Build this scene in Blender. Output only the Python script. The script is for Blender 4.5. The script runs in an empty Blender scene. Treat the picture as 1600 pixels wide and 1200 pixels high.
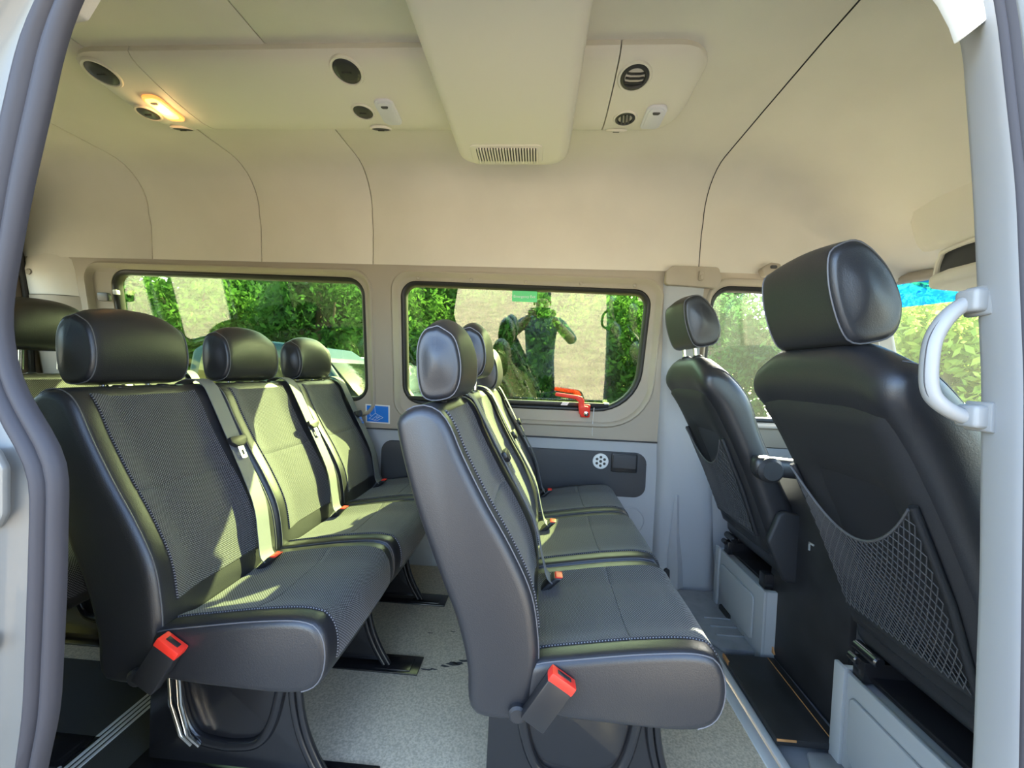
import bpy, bmesh, math, random
import numpy as np
from mathutils import Vector, Matrix
random.seed(7); rng = np.random.default_rng(7)
scn = bpy.context.scene
COL = scn.collection

# ------------------------------------------------------------------ camera, sky, sun, exposure
cd = bpy.data.cameras.new('camera'); cam = bpy.data.objects.new('camera', cd); COL.objects.link(cam)
cd.sensor_width = 36; cd.sensor_fit = 'HORIZONTAL'; cd.lens = 620 / 1600 * 36; cd.clip_start = .01; cd.clip_end = 300
R_ = Vector((.99712293, .06435819, .04004847)); U_ = Vector((-.04187916, .02735223, .99874821)); B_ = Vector((.06318221, -.99755194, .0299688))
m4 = Matrix.Identity(4)
for i, a in enumerate((R_, U_, B_)):
    for j in range(3): m4[j][i] = a[j]
m4.translation = (0, 0, 1.1)
cam.matrix_world = m4
scn.camera = cam

SUN = Vector((.64, 1, .855)).normalized()
w = bpy.data.worlds.new('sky'); scn.world = w; w.use_nodes = True
nt = w.node_tree; bg = nt.nodes['Background']
sky = nt.nodes.new('ShaderNodeTexSky'); sky.sky_type = 'NISHITA'; sky.sun_disc = False
sky.sun_elevation = math.asin(SUN.z); sky.sun_rotation = math.atan2(SUN.x, SUN.y)
sky.air_density = 1.0; sky.dust_density = 2.0; sky.ozone_density = 1.0
nt.links.new(sky.outputs[0], bg.inputs[0]); bg.inputs[1].default_value = 1.1
sl = bpy.data.lights.new('sun', 'SUN'); sl.energy = 32.0; sl.angle = .009; sl.color = (1, .94, .76)
so = bpy.data.objects.new('sun', sl); COL.objects.link(so)
so.rotation_euler = SUN.to_track_quat('Z', 'Y').to_euler(); so.location = (3, 8, 8)
scn.view_settings.view_transform = 'Standard'; scn.view_settings.look = 'None'
scn.view_settings.gamma = 1; scn.view_settings.use_curve_mapping = False
scn.view_settings.exposure = .90

# ------------------------------------------------------------------ materials
def mat(name, col, rough=.5, metal=0., bump=0., bscale=200., var=0., vscale=8., spec=.5, coat=0., emit=None, estr=0., sheen=0., alt=None):
    m = bpy.data.materials.new(name); m.use_nodes = True
    t = m.node_tree; b = t.nodes['Principled BSDF']
    b.inputs['Base Color'].default_value = (*col, 1); b.inputs['Roughness'].default_value = rough
    b.inputs['Metallic'].default_value = metal; b.inputs['Specular IOR Level'].default_value = spec
    b.inputs['Coat Weight'].default_value = coat
    if sheen: b.inputs['Sheen Weight'].default_value = sheen
    if emit: b.inputs['Emission Color'].default_value = (*emit, 1); b.inputs['Emission Strength'].default_value = estr
    tc = t.nodes.new('ShaderNodeTexCoord')
    if var or alt:
        n = t.nodes.new('ShaderNodeTexNoise'); n.inputs['Scale'].default_value = vscale; n.inputs['Detail'].default_value = 6
        t.links.new(tc.outputs['Object'], n.inputs['Vector'])
        r = t.nodes.new('ShaderNodeValToRGB'); c = np.array(col)
        lo, hi = (c * (1 - var), np.minimum(c * (1 + var), 1)) if not alt else (c, np.array(alt))
        r.color_ramp.elements[0].position = .35; r.color_ramp.elements[1].position = .65
        r.color_ramp.elements[0].color = (*lo, 1); r.color_ramp.elements[1].color = (*hi, 1)
        t.links.new(n.outputs['Fac'], r.inputs['Fac']); t.links.new(r.outputs['Color'], b.inputs['Base Color'])
    if bump:
        n2 = t.nodes.new('ShaderNodeTexNoise'); n2.inputs['Scale'].default_value = bscale; n2.inputs['Detail'].default_value = 3
        t.links.new(tc.outputs['Object'], n2.inputs['Vector'])
        bp = t.nodes.new('ShaderNodeBump'); bp.inputs['Strength'].default_value = bump; bp.inputs['Distance'].default_value = .002
        t.links.new(n2.outputs['Fac'], bp.inputs['Height']); t.links.new(bp.outputs['Normal'], b.inputs['Normal'])
    return m

def weave_mat(name, dark, light, p=.0065):
    m = mat(name, dark, .8, spec=.2, sheen=.15); t = m.node_tree; b = t.nodes['Principled BSDF']
    uv = t.nodes.new('ShaderNodeUVMap'); sp = t.nodes.new('ShaderNodeSeparateXYZ'); t.links.new(uv.outputs[0], sp.inputs[0])
    s = []
    for k in range(2):
        mu = t.nodes.new('ShaderNodeMath'); mu.operation = 'MULTIPLY'; mu.inputs[1].default_value = 2 * math.pi / p
        t.links.new(sp.outputs[k], mu.inputs[0])
        si = t.nodes.new('ShaderNodeMath'); si.operation = 'SINE'; t.links.new(mu.outputs[0], si.inputs[0]); s.append(si)
    pr = t.nodes.new('ShaderNodeMath'); pr.operation = 'MULTIPLY'
    t.links.new(s[0].outputs[0], pr.inputs[0]); t.links.new(s[1].outputs[0], pr.inputs[1])
    mr = t.nodes.new('ShaderNodeMapRange'); mr.inputs[1].default_value = .05; mr.inputs[2].default_value = .45
    t.links.new(pr.outputs[0], mr.inputs[0])
    mx = t.nodes.new('ShaderNodeMix'); mx.data_type = 'RGBA'
    mx.inputs[6].default_value = (*dark, 1); mx.inputs[7].default_value = (*light, 1)
    t.links.new(mr.outputs[0], mx.inputs[0]); t.links.new(mx.outputs[2], b.inputs['Base Color'])
    bp = t.nodes.new('ShaderNodeBump'); bp.inputs['Strength'].default_value = .35; bp.inputs['Distance'].default_value = .001
    t.links.new(pr.outputs[0], bp.inputs['Height']); t.links.new(bp.outputs['Normal'], b.inputs['Normal'])
    return m

def glass_mat(name, tint, refl, rough=.0):
    """thin pane: tinted see-through plus a mirror layer; each pane has two faces"""
    m = bpy.data.materials.new(name); m.use_nodes = True; t = m.node_tree; t.nodes.clear()
    o = t.nodes.new('ShaderNodeOutputMaterial'); mx = t.nodes.new('ShaderNodeMixShader')
    tr = t.nodes.new('ShaderNodeBsdfTransparent'); tr.inputs[0].default_value = (*[c ** .5 for c in tint], 1)
    gl = t.nodes.new('ShaderNodeBsdfGlossy'); gl.inputs['Roughness'].default_value = rough
    gl.inputs[0].default_value = (1, 1, 1, 1); mx.inputs[0].default_value = refl
    t.links.new(tr.outputs[0], mx.inputs[1]); t.links.new(gl.outputs[0], mx.inputs[2]); t.links.new(mx.outputs[0], o.inputs[0])
    return m

def leaf_mat(name, c1, c2, tr=.45):
    m = bpy.data.materials.new(name); m.use_nodes = True; t = m.node_tree; t.nodes.clear()
    o = t.nodes.new('ShaderNodeOutputMaterial'); mx = t.nodes.new('ShaderNodeMixShader'); mx.inputs[0].default_value = tr
    tc = t.nodes.new('ShaderNodeTexCoord'); n = t.nodes.new('ShaderNodeTexNoise'); n.inputs['Scale'].default_value = 3; n.inputs['Detail'].default_value = 5
    t.links.new(tc.outputs['Object'], n.inputs['Vector'])
    r = t.nodes.new('ShaderNodeValToRGB'); r.color_ramp.elements[0].position = .3; r.color_ramp.elements[1].position = .7
    r.color_ramp.elements[0].color = (*c1, 1); r.color_ramp.elements[1].color = (*c2, 1); t.links.new(n.outputs['Fac'], r.inputs[0])
    d = t.nodes.new('ShaderNodeBsdfDiffuse'); tl = t.nodes.new('ShaderNodeBsdfTranslucent')
    t.links.new(r.outputs[0], d.inputs[0]); t.links.new(r.outputs[0], tl.inputs[0])
    t.links.new(d.outputs[0], mx.inputs[1]); t.links.new(tl.outputs[0], mx.inputs[2]); t.links.new(mx.outputs[0], o.inputs[0])
    return m

def hazy(name, tint, refl, haze, amt):
    m = glass_mat(name, tint, refl); t = m.node_tree; o = next(n for n in t.nodes if n.type == 'OUTPUT_MATERIAL'); prev = o.inputs[0].links[0].from_socket
    a = t.nodes.new('ShaderNodeMixShader'); a.inputs[0].default_value = amt; tl = t.nodes.new('ShaderNodeBsdfTranslucent'); tl.inputs[0].default_value = (*haze, 1)
    t.links.new(prev, a.inputs[1]); t.links.new(tl.outputs[0], a.inputs[2]); t.links.new(a.outputs[0], o.inputs[0]); return m
M = dict(
    handle=mat('pale_grey_plastic', (.27, .272, .268), .45),
    leather=mat('black_leather', (.0155, .0155, .0185), .40, bump=.2, bscale=450, spec=.7),
    fabric=weave_mat('black_mesh_fabric', (.016, .016, .019), (.17, .17, .185)),
    piping=mat('seat_piping', (.10, .10, .11), .5),
    belt=mat('grey_webbing', (.12, .125, .145), .6, bump=.3, bscale=900),
    blackp=mat('black_plastic', (.016, .016, .018), .38),
    blackm=mat('black_painted_steel', (.012, .012, .014), .22, spec=.6),
    shell=mat('charcoal_seat_shell', (.016, .016, .018), .55, bump=.3, bscale=700),
    red=mat('red_plastic', (.80, .035, .02), .4),
    chrome=mat('chrome', (.8, .8, .8), .12, metal=1),
    headliner=mat('beige_headliner', (.675, .635, .57), .95, bump=.25, bscale=600, var=.03, vscale=3, spec=.1),
    duct=mat('cream_duct_plastic', (.68, .64, .57), .55, spec=.3),
    trim=mat('beige_grey_trim', (.37, .325, .265), .6, bump=.15, bscale=500, spec=.3),
    lower=mat('pale_grey_trim', (.37, .38, .395), .6, bump=.15, bscale=500, spec=.3),
    dark=mat('charcoal_panel', (.055, .055, .06), .65, bump=.3, bscale=600),
    pillar=mat('light_grey_pillar_plastic', (.315, .32, .325), .5, spec=.25),
    white=mat('white_plastic', (.72, .73, .72), .45),
    rubber=mat('grey_black_rubber', (.045, .043, .050), .55, spec=.25, bump=.1, bscale=60),
    brubber=mat('black_rubber', (.012, .012, .012), .5),
    paint=mat('silver_beige_paint', (.16, .16, .150), .35, spec=.4, coat=.3, var=.05, vscale=5),
    floor=mat('speckled_vinyl', (.52, .445, .33), .7, bump=.2, bscale=300, var=.22, vscale=160),
    cabfloor=mat('dark_grey_cab_mat', (.20, .21, .225), .6, bump=.5, bscale=25, var=.15, vscale=12),
    alu=mat('brushed_aluminium', (.60, .62, .64), .45, metal=.25, bump=.1, bscale=300),
    step=mat('dark_step_carpet', (.03, .032, .033), .9, bump=.5, bscale=500),
    steel=mat('grey_painted_steel', (.30, .315, .325), .38, spec=.5),
    ply=mat('black_film_plywood', (.014, .014, .016), .55, var=.3, vscale=10),
    wood=mat('raw_plywood_edge', (.42, .20, .07), .7, var=.2, vscale=40),
    blue=mat('blue_print', (.01, .17, .62), .4), green=mat('green_print', (.06, .60, .18), .4),
    lens=mat('milky_lens', (.62, .62, .70), .3),
    lit=mat('lit_lens', (.9, .6, .3), .3, emit=(1, .42, .09), estr=2.2),
    litrim=mat('glowing_lamp_rim', (.8, .5, .3), .4, emit=(1, .28, .04), estr=.9),
    bulb=mat('glowing_bulb', (1, .8, .5), .3, emit=(1, .75, .35), estr=9.0),
    vent=mat('dark_grey_vent', (.028, .028, .028), .45),
    ground=mat('sunlit_gravel', (.285, .235, .165), .95, var=.18, vscale=2.2, bump=.4, bscale=30),
    bark=mat('bark', (.09, .065, .045), .9, bump=.6, bscale=20),
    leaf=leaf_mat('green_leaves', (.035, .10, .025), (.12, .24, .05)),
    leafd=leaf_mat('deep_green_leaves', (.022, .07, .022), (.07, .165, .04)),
    leafy=leaf_mat('sunlit_yellow_green_leaves', (.16, .28, .04), (.42, .48, .10), .5),  # sunlit brightness put into a lighter, yellower leaf colour
    carblue=mat('dark_blue_paint', (.012, .045, .10), .5, spec=.15), carwhite=mat('white_paint', (.7, .78, .8), .25, coat=1),
    carglass=mat('car_window', (.01, .015, .015), .08), tyre=mat('tyre', (.012, .012, .012), .8),
    privacy=glass_mat('green_tinted_glass', (.50, .62, .26), .10),
    dimglass=glass_mat('light_blocking_glass', (.06, .07, .06), .05),  # tinted glass darkened further to block light in place of the slid-open door
    clear=hazy('hazy_clear_glass', (.86, .92, .84), .03, (.75, .85, .60), .008),  # dust and the pale wash of reflections, mixed in as translucent colour
    bluetint=hazy('blue_shade_band', (.03, .32, .80), .03, (.02, .40, .95), .04),
    skin=mat('skin', (.55, .33, .24), .5), shirt=mat('grey_blue_shirt', (.20, .22, .28), .85, var=.2, vscale=30),
    trousers=mat('dark_trousers', (.02, .022, .03), .9), hair=mat('dark_hair', (.02, .014, .01), .6),
    net=mat('black_elastic_net', (.075, .075, .08), .6),
)

for k_ in ('leather', 'fabric', 'shell'): M[k_].node_tree.nodes['Principled BSDF'].inputs['Specular Tint'].default_value = (.90, .94, 1, 1)
# ------------------------------------------------------------------ helpers
def wloc(o):
    v = Vector((0, 0, 0))
    while o: v += o.location; o = o.parent
    return v
def obj(name, vf, m, parent=None, smooth=35, uv=None, kind=None, label=None, cat=None, group=None):
    v, f = vf
    v = np.asarray(v, float)
    me = bpy.data.meshes.new(name)
    if parent is None:
        org = np.array([(v[:, 0].min() + v[:, 0].max()) / 2, (v[:, 1].min() + v[:, 1].max()) / 2, v[:, 2].min()])
    else: org = np.array(wloc(parent))
    me.from_pydata((v - org).tolist(), [], [list(map(int, q)) for q in f])
    if uv is not None:
        l = me.uv_layers.new(name='UVMap'); idx = np.empty(len(me.loops), int); me.loops.foreach_get('vertex_index', idx)
        l.data.foreach_set('uv', np.asarray(uv, float)[idx].ravel())
    bm = bmesh.new(); bm.from_mesh(me); bmesh.ops.recalc_face_normals(bm, faces=bm.faces); bm.to_mesh(me); bm.free()
    if smooth:
        me.shade_smooth(); me.set_sharp_from_angle(angle=math.radians(smooth))
    me.materials.append(M[m])
    o = bpy.data.objects.new(name, me); COL.objects.link(o)
    if parent is None: o.location = org
    else: o.parent = parent
    tag(o, label, cat, group, kind)
    return o
def tag(o, label=None, cat=None, group=None, kind=None):
    for k, v in (('label', label), ('category', cat), ('group', group), ('kind', kind)):
        if v: o[k] = v
    return o
def thing(name, loc, label=None, cat=None, group=None, kind=None):
    o = bpy.data.objects.new(name, None); COL.objects.link(o); o.location = loc; o.empty_display_size = .1
    return tag(o, label, cat, group, kind)
def copy_tree(o, parent=None, off=(0, 0, 0)):
    c = o.copy(); COL.objects.link(c); c.parent = parent; c.location = o.location + Vector(off)
    for ch in [k for k in ALL() if k.parent == o]: copy_tree(ch, c)
    return c
def ALL(): return list(COL.objects)
def merge(*vfs):
    V = []; F = []; n = 0
    for v, f in vfs:
        v = np.asarray(v, float); V.append(v); F += [[i + n for i in q] for q in f]; n += len(v)
    return np.concatenate(V), F
def bmvf(bm):
    bm.verts.index_update(); r = ([tuple(v.co) for v in bm.verts], [[v.index for v in f.verts] for f in bm.faces]); bm.free(); return r
def box(x0, x1, y0, y1, z0, z1, bev=.004, seg=2):
    bm = bmesh.new(); bmesh.ops.create_cube(bm, size=1)
    for v in bm.verts: v.co = ((x0 + x1) / 2 + v.co.x * (x1 - x0), (y0 + y1) / 2 + v.co.y * (y1 - y0), (z0 + z1) / 2 + v.co.z * (z1 - z0))
    if bev: bmesh.ops.bevel(bm, geom=bm.edges[:], offset=bev, segments=seg, affect='EDGES', profile=.5)
    return bmvf(bm)
def xform(vf, fn): return [fn(*p) for p in vf[0]], vf[1]
def prism(poly, d0, d1, mp, bev=0., seg=2):
    """closed 2-D outline (a,b) extruded over depth d; mp(a,b,d)->xyz"""
    bm = bmesh.new(); lo = [bm.verts.new((a, b, d0)) for a, b in poly]; hi = [bm.verts.new((a, b, d1)) for a, b in poly]
    n = len(poly); bm.faces.new(lo[::-1]); bm.faces.new(hi)
    for i in range(n): bm.faces.new((lo[i], lo[(i + 1) % n], hi[(i + 1) % n], hi[i]))
    bmesh.ops.recalc_face_normals(bm, faces=bm.faces)
    if bev:
        cap = [e for e in bm.edges if abs(e.verts[0].co.z - e.verts[1].co.z) < 1e-7]
        bmesh.ops.bevel(bm, geom=cap, offset=bev, segments=seg, affect='EDGES', profile=.5)
    return xform(bmvf(bm), mp)
def plate(outer, holes, d0, d1, mp):
    bm = bmesh.new(); loops = []
    for lp in [outer] + holes:
        vs = [bm.verts.new((a, b, 0)) for a, b in lp]; loops.append(vs)
        for i in range(len(vs)): bm.edges.new((vs[i], vs[(i + 1) % len(vs)]))
    bmesh.ops.triangle_fill(bm, use_beauty=True, edges=bm.edges[:])
    bm.verts.index_update(); n = len(bm.verts)
    p = [(v.co.x, v.co.y) for v in bm.verts]; tri = [[v.index for v in f.verts] for f in bm.faces]
    V = [mp(a, b, d0) for a, b in p] + [mp(a, b, d1) for a, b in p]
    F = tri + [[i + n for i in t[::-1]] for t in tri]
    for vs in loops:
        for i in range(len(vs)):
            a, b = vs[i].index, vs[(i + 1) % len(vs)].index; F.append([a, b, b + n, a + n])
    bm.free(); return V, F
def rpoly(c, r, n=7):
    out = []; k = len(c); r = r if isinstance(r, (list, tuple)) else [r] * k
    for i in range(k):
        p = np.array(c[i], float); a = np.array(c[i - 1], float) - p; b = np.array(c[(i + 1) % k], float) - p
        la, lb = np.linalg.norm(a), np.linalg.norm(b); a /= la; b /= lb
        if r[i] <= 0: out.append(tuple(p)); continue
        ang = math.acos(max(-1, min(1, a @ b))); d = min(r[i] / math.tan(ang / 2), la * .49, lb * .49); rr = d * math.tan(ang / 2)
        ctr = p + (a + b) / np.linalg.norm(a + b) * rr / math.sin(ang / 2)
        s = p + a * d - ctr; e = p + b * d - ctr
        a0 = math.atan2(s[1], s[0]); a1 = math.atan2(e[1], e[0]); da = (a1 - a0 + math.pi) % (2 * math.pi) - math.pi
        for j in range(n): t = a0 + da * j / (n - 1); out.append((ctr[0] + rr * math.cos(t), ctr[1] + rr * math.sin(t)))
    return out
def rrect(x0, x1, z0, z1, r, n=7): return rpoly([(x0, z0), (x1, z0), (x1, z1), (x0, z1)], r, n)
def rings(loops, closed=False, cap=False):
    V = []; F = []; n = len(loops[0])
    for l in loops: V += list(l)
    k = len(loops)
    for i in range(k if closed else k - 1):
        for j in range(n): F.append([i * n + j, i * n + (j + 1) % n, ((i + 1) % k) * n + (j + 1) % n, ((i + 1) % k) * n + j])
    if cap: F.append(list(range(n))[::-1]); F.append(list(range((k - 1) * n, k * n)))
    return V, F
def strip(rows):
    """open grid of rows of points"""
    n = len(rows[0]); V = [p for r in rows for p in r]; F = []
    for i in range(len(rows) - 1):
        for j in range(n - 1): F.append([i * n + j, i * n + j + 1, (i + 1) * n + j + 1, (i + 1) * n + j])
    return V, F
def crom(p, k=6, closed=False):
    p = [np.array(q, float) for q in p]; n = len(p); out = []
    for i in range(n if closed else n - 1):
        g = (lambda q: p[q % n]) if closed else (lambda q: p[max(0, min(n - 1, q))])
        a, b, c, d = g(i - 1), g(i), g(i + 1), g(i + 2)
        for j in range(k):
            t = j / k; out.append(.5 * ((2 * b) + (c - a) * t + (2 * a - 5 * b + 4 * c - d) * t * t + (3 * b - a - 3 * c + d) * t ** 3))
    if not closed: out.append(p[-1])
    return out
def tube(path, r, n=8, closed=False, cap=True):
    P = [Vector(p) for p in path]; k = len(P); loops = []; nrm = None
    for i in range(k):
        t = (P[(i + 1) % k] - P[i - 1]) if closed else (P[min(i + 1, k - 1)] - P[max(i - 1, 0)])
        t.normalize()
        if nrm is None: nrm = t.orthogonal().normalized()
        nrm = (nrm - t * nrm.dot(t)); nrm = nrm.normalized() if nrm.length > 1e-6 else t.orthogonal().normalized()
        b = t.cross(nrm); rr = r[i] if isinstance(r, (list, tuple)) else r
        loops.append([tuple(P[i] + (nrm * math.cos(a) + b * math.sin(a)) * rr) for a in [2 * math.pi * q / n for q in range(n)]])
    return rings(loops, closed, cap and not closed)
def sweep(path, sec, side, closed=False):
    """sweep section [(s,h)] along path; s along fixed 'side' vector, h along the normal"""
    P = [Vector(p) for p in path]; side = Vector(side).normalized(); loops = []; k = len(P)
    for i in range(k):
        t = (P[(i + 1) % k] - P[i - 1]) if closed else (P[min(i + 1, k - 1)] - P[max(i - 1, 0)])
        t.normalize(); s = (side - t * side.dot(t)).normalized(); nn = t.cross(s)
        loops.append([tuple(P[i] + s * a + nn * b) for a, b in sec])
    return rings(loops, closed, not closed)
def lathe(c, axis, prof, n=24):
    c = Vector(c); ax = Vector(axis).normalized(); e = ax.orthogonal().normalized(); g = ax.cross(e)
    return rings([[tuple(c + ax * h + (e * math.cos(a) + g * math.sin(a)) * max(r, 1e-4)) for a in [2 * math.pi * q / n for q in range(n)]] for r, h in prof], cap=True)
def cyl(p0, p1, r, n=12):
    a, b = Vector(p0), Vector(p1); L = (b - a).length; e = min(r * .25, L * .2)
    return lathe(p0, b - a, [(r - e, 0), (r, e), (r, L - e), (r - e, L)], n)
def text(body, size, mp, m, parent, name='lettering', depth=.0006):
    c = bpy.data.curves.new(name, 'FONT'); c.body = body; c.size = size; c.align_x = 'CENTER'; c.align_y = 'CENTER'; c.extrude = depth; c.resolution_u = 3
    t = bpy.data.objects.new(name, c); me = bpy.data.meshes.new_from_object(t)
    v = [mp(*p.co) for p in me.vertices]; f = [list(p.vertices) for p in me.polygons]
    bpy.data.objects.remove(t); bpy.data.meshes.remove(me)
    return obj(name, (v, f), m, parent, smooth=0)

# lofted upholstered body: closed XZ profile, rounded at both ends of its width
class Body:
    def __init__(s, prof, w, r, N=60, mid=9, disp=None, rs=4, lf=.8, dome=0.):
        d = crom(prof, 12, True); d = np.array(d); seg = np.linalg.norm(np.roll(d, -1, 0) - d, axis=1); cum = np.concatenate([[0], np.cumsum(seg)])
        t = np.linspace(0, cum[-1], N, endpoint=False); dd = np.vstack([d, d[:1]])
        s.p = np.stack([np.interp(t, cum, dd[:, k]) for k in (0, 1)], 1); s.len = t
        tg = np.roll(s.p, -1, 0) - np.roll(s.p, 1, 0); tg /= np.linalg.norm(tg, axis=1)[:, None]
        s.n = np.stack([tg[:, 1], -tg[:, 0]], 1)
        th = []
        for j in range(N):
            best = 9.
            for k in range(N):
                a = s.p[k] - s.p[j]; t_ = -(a @ s.n[j])
                if t_ > .004: best = min(best, (a @ a) / (2 * t_))
            th.append(best)
        lim = np.array(th) * lf
        lim = np.array([min(lim[(j + d) % N] for d in range(-2, 3)) for j in range(N)])
        for _ in range(3): lim = (np.roll(lim, 1) + lim + np.roll(lim, -1)) / 3
        med = lim / lf; lim = np.minimum(lim, r); s.lim = lim
        st = []
        for k in range(rs + 1):
            a = math.pi / 2 * k / rs; st.append((-w / 2 + r * (1 - math.cos(a)), r * (1 - math.sin(a))))
        s.rs = rs
        st += [(-w / 2 + r + (w - 2 * r) * k / (mid + 1), 0) for k in range(1, mid + 1)] + [(-y, i) for y, i in st[::-1]]
        s.y = np.array([q[0] for q in st]); G = []
        for y, ins in st:
            dis = np.array([disp(y / (w / 2), s.p[j], s.n[j]) if disp else 0. for j in range(N)])
            q = s.p + s.n * np.maximum(dis - ins / r * lim, -.85 * med)[:, None]; G.append(np.stack([q[:, 0], np.full(N, y), q[:, 1]], 1))
        s.dome = []
        if dome:
            c = s.p.mean(0); G = []
            for y, ins in st:
                dis = np.array([disp(y / (w / 2), s.p[j], s.n[j]) for j in range(N)])
                q = c + (s.p + s.n * dis[:, None] - c) * (1 - .17 * ins / r); G.append(np.stack([q[:, 0], np.full(N, y), q[:, 1]], 1))
            c3 = G[0].mean(0)
            for k in (.93, .8, .6, .35, .1): s.dome.append((k, dome * (1 - k * k) ** 2))
        s.G = np.array(G); s.N = N
    def near(s, x, z): return int(np.argmin((s.p[:, 0] - x) ** 2 + (s.p[:, 1] - z) ** 2))
    def vf(s, off):
        L = [g for g in s.G]
        if s.dome:
            a, b = [], []
            for k, h in s.dome:
                for src, out, sg in ((s.G[0], a, -1), (s.G[-1], b, 1)):
                    c = src.mean(0); q = c + (src - c) * k; q[:, 1] += sg * h; out.append(q)
            L = a[::-1] + L + b
        return rings([[tuple(p + np.array(off)) for p in g] for g in L], cap=True)
    def js(s, j0, j1): return [(j0 + k) % s.N for k in range((j1 - j0) % s.N + 1)]
    def normal(s, i, j): return np.array([s.n[j][0], 0, s.n[j][1]])
    def insert(s, i0, i1, j0, j1, off, h=.004, seam=()):
        J = s.js(j0, j1); nj = len(J) - 1; e = .10; rows = []; uv = []
        fi = [i0, i0 + e] + list(range(i0 + 1, i1)) + [i1 - e, i1]; fj = [0, e] + list(range(1, nj)) + [nj - e, nj]
        def at(i, b):
            ia, ba = int(min(i, i1 - 1)), int(min(b, nj - 1)); u, v = i - ia, b - ba
            g = lambda p, q: s.G[p][J[q]]
            P = (g(ia, ba) * (1 - u) + g(ia + 1, ba) * u) * (1 - v) + (g(ia, ba + 1) * (1 - u) + g(ia + 1, ba + 1) * u) * v
            N = s.normal(0, J[ba]) * (1 - v) + s.normal(0, J[ba + 1]) * v
            return P, N
        L = np.concatenate([[0], np.cumsum([np.linalg.norm(s.p[J[b]] - s.p[J[b - 1]]) for b in range(1, nj + 1)])])
        for a, i in enumerate(fi):
            row = []
            for c, b in enumerate(fj):
                P, N = at(i, b); edge = a in (0, len(fi) - 1) or (c == 0 and 0 not in seam) or (c == len(fj) - 1 and 1 not in seam); cr = c in (0, len(fj) - 1)
                row.append(tuple(P + N * (-.003 if edge else .0012 if cr else h) + np.array(off))); uv.append((P[1] + 1, float(np.interp(b, range(nj + 1), L))))
            rows.append(row)
        return strip(rows), uv
    def line(s, i, j0, j1, off, h=.001): return [tuple(s.G[i][j] + s.normal(i, j) * h + np.array(off)) for j in s.js(j0, j1)]
    def loop(s, i, off, h=.001): return [tuple(s.G[i][j] + s.normal(i, j) * h + np.array(off)) for j in range(s.N)]
def sm(a, b, x): t = max(0, min(1, (x - a) / (b - a))); return t * t * (3 - 2 * t)

# ------------------------------------------------------------------ the setting: ground, floor
obj('ground', xform(box(-60, 60, -60, 60, -1.0, -.70, 0), lambda x, y, z: (x, y, z)), 'ground', kind='structure', smooth=0)
fl = obj('floor', box(-2.9, .70, .45, 2.16, -.06, 0, 0), 'floor', kind='structure', smooth=0)
for k, (x, y, r_) in enumerate([(-.36, 1.40, .012), (-.335, 1.405, .008), (-.30, 1.425, .010), (-.27, 1.44, .016), (-.25, 1.445, .012), (-.225, 1.46, .014), (-.40, 1.60, .006), (-.31, 1.62, .006)]):
    obj('scuff_mark', prism([(x + r_ * (1.6 + .5 * math.sin(3 * a + k)) * math.cos(a), y + r_ * .45 * (1 + .4 * math.cos(2 * a + k)) * math.sin(a)) for a in np.linspace(0, 2 * math.pi, 12, endpoint=False)], -.001, .0006, lambda a, b, d: (a, b, d)), 'dark', fl, smooth=0)
obj('trim_1', merge(box(.70, .735, .5, 2.12, -.01, .006, .002), box(.742, .765, .5, 2.12, -.01, .009, .002)), 'alu', kind='structure')
cf = obj('floor_cab', box(.765, 2.3, .45, 2.16, -.05, .0, 0), 'cabfloor', kind='structure', smooth=0)
obj('mat_panel', prism(rpoly([(.80, 1.62), (1.10, 1.62), (1.10, 2.06), (.74, 2.06), (.74, 1.72)], .02, 4), 0, .022, lambda a, b, d: (a, b, d), .006), 'cabfloor', cf)
obj('mat_panel', prism(rpoly([(.80, .62), (.92, .62), (.92, 1.2), (.84, 1.2), (.80, 1.1)], .02, 4), 0, .016, lambda a, b, d: (a, b, d), .006), 'cabfloor', cf)
for zz, x0 in ((1.70, .80), (1.76, .80), (1.82, .80)): obj('mat_rib', box(x0, 1.05, zz, zz + .008, .02, .028, .002), 'cabfloor', cf)
obj('trim_2', merge(*[box(-1.225 + k * .016, -1.215 + k * .016, .46, 2.12, -.01, .006, .002) for k in range(4)], box(-1.23, -1.165, .46, 2.12, -.01, .003, .001)), 'alu', kind='structure')
obj('floor_step', box(-2.9, -1.0, .45, 1.30, 0, .004, 0), 'step', kind='structure', smooth=0)

# far wall: leans inward above the waistline, as the panes do
LEAN = .153
def WY(z): return 2.15 - LEAN * (z - .76) if z > .76 else 2.15
def wm(a, b, d): return (a, WY(b) + d, b)
SUR_R = rpoly([(-.775, .82), (.60, .83), (.61, 1.59), (-.775, 1.60)], [.10, .24, .10, .10], 9)
WIN_R = rpoly([(-.725, .915), (.53, .92), (.548, 1.53), (-.725, 1.545)], [.09, .22, .07, .07], 9)
SUR_L = rpoly([(-2.49, .82), (-.885, .82), (-.885, 1.597), (-2.49, 1.605)], .10, 9)
WIN_L = rpoly([(-2.36, .915), (-.945, .915), (-.945, 1.552), (-2.36, 1.565)], .08, 9)
SUR_D = rpoly([(.825, .86), (1.80, .86), (1.57, 1.59), (.825, 1.60)], [.05, .05, .10, .10], 9)
WIN_D = rpoly([(.862, .90), (1.73, .90), (1.52, 1.55), (.862, 1.56)], [.04, .05, .08, .08], 9)
wall = obj('wall_left', plate([(-2.9, .76), (.66, .76), (1.87, .76), (1.63, 1.645), (-2.9, 1.645)], [SUR_R, SUR_L, SUR_D], 0, .09, wm), 'trim', kind='structure', smooth=20)
obj('lower_panel', plate([(-2.9, -.02), (.66, -.02), (.66, .755), (-2.9, .755)], [], 0.004, .09, wm), 'lower', wall, smooth=20)
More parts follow.
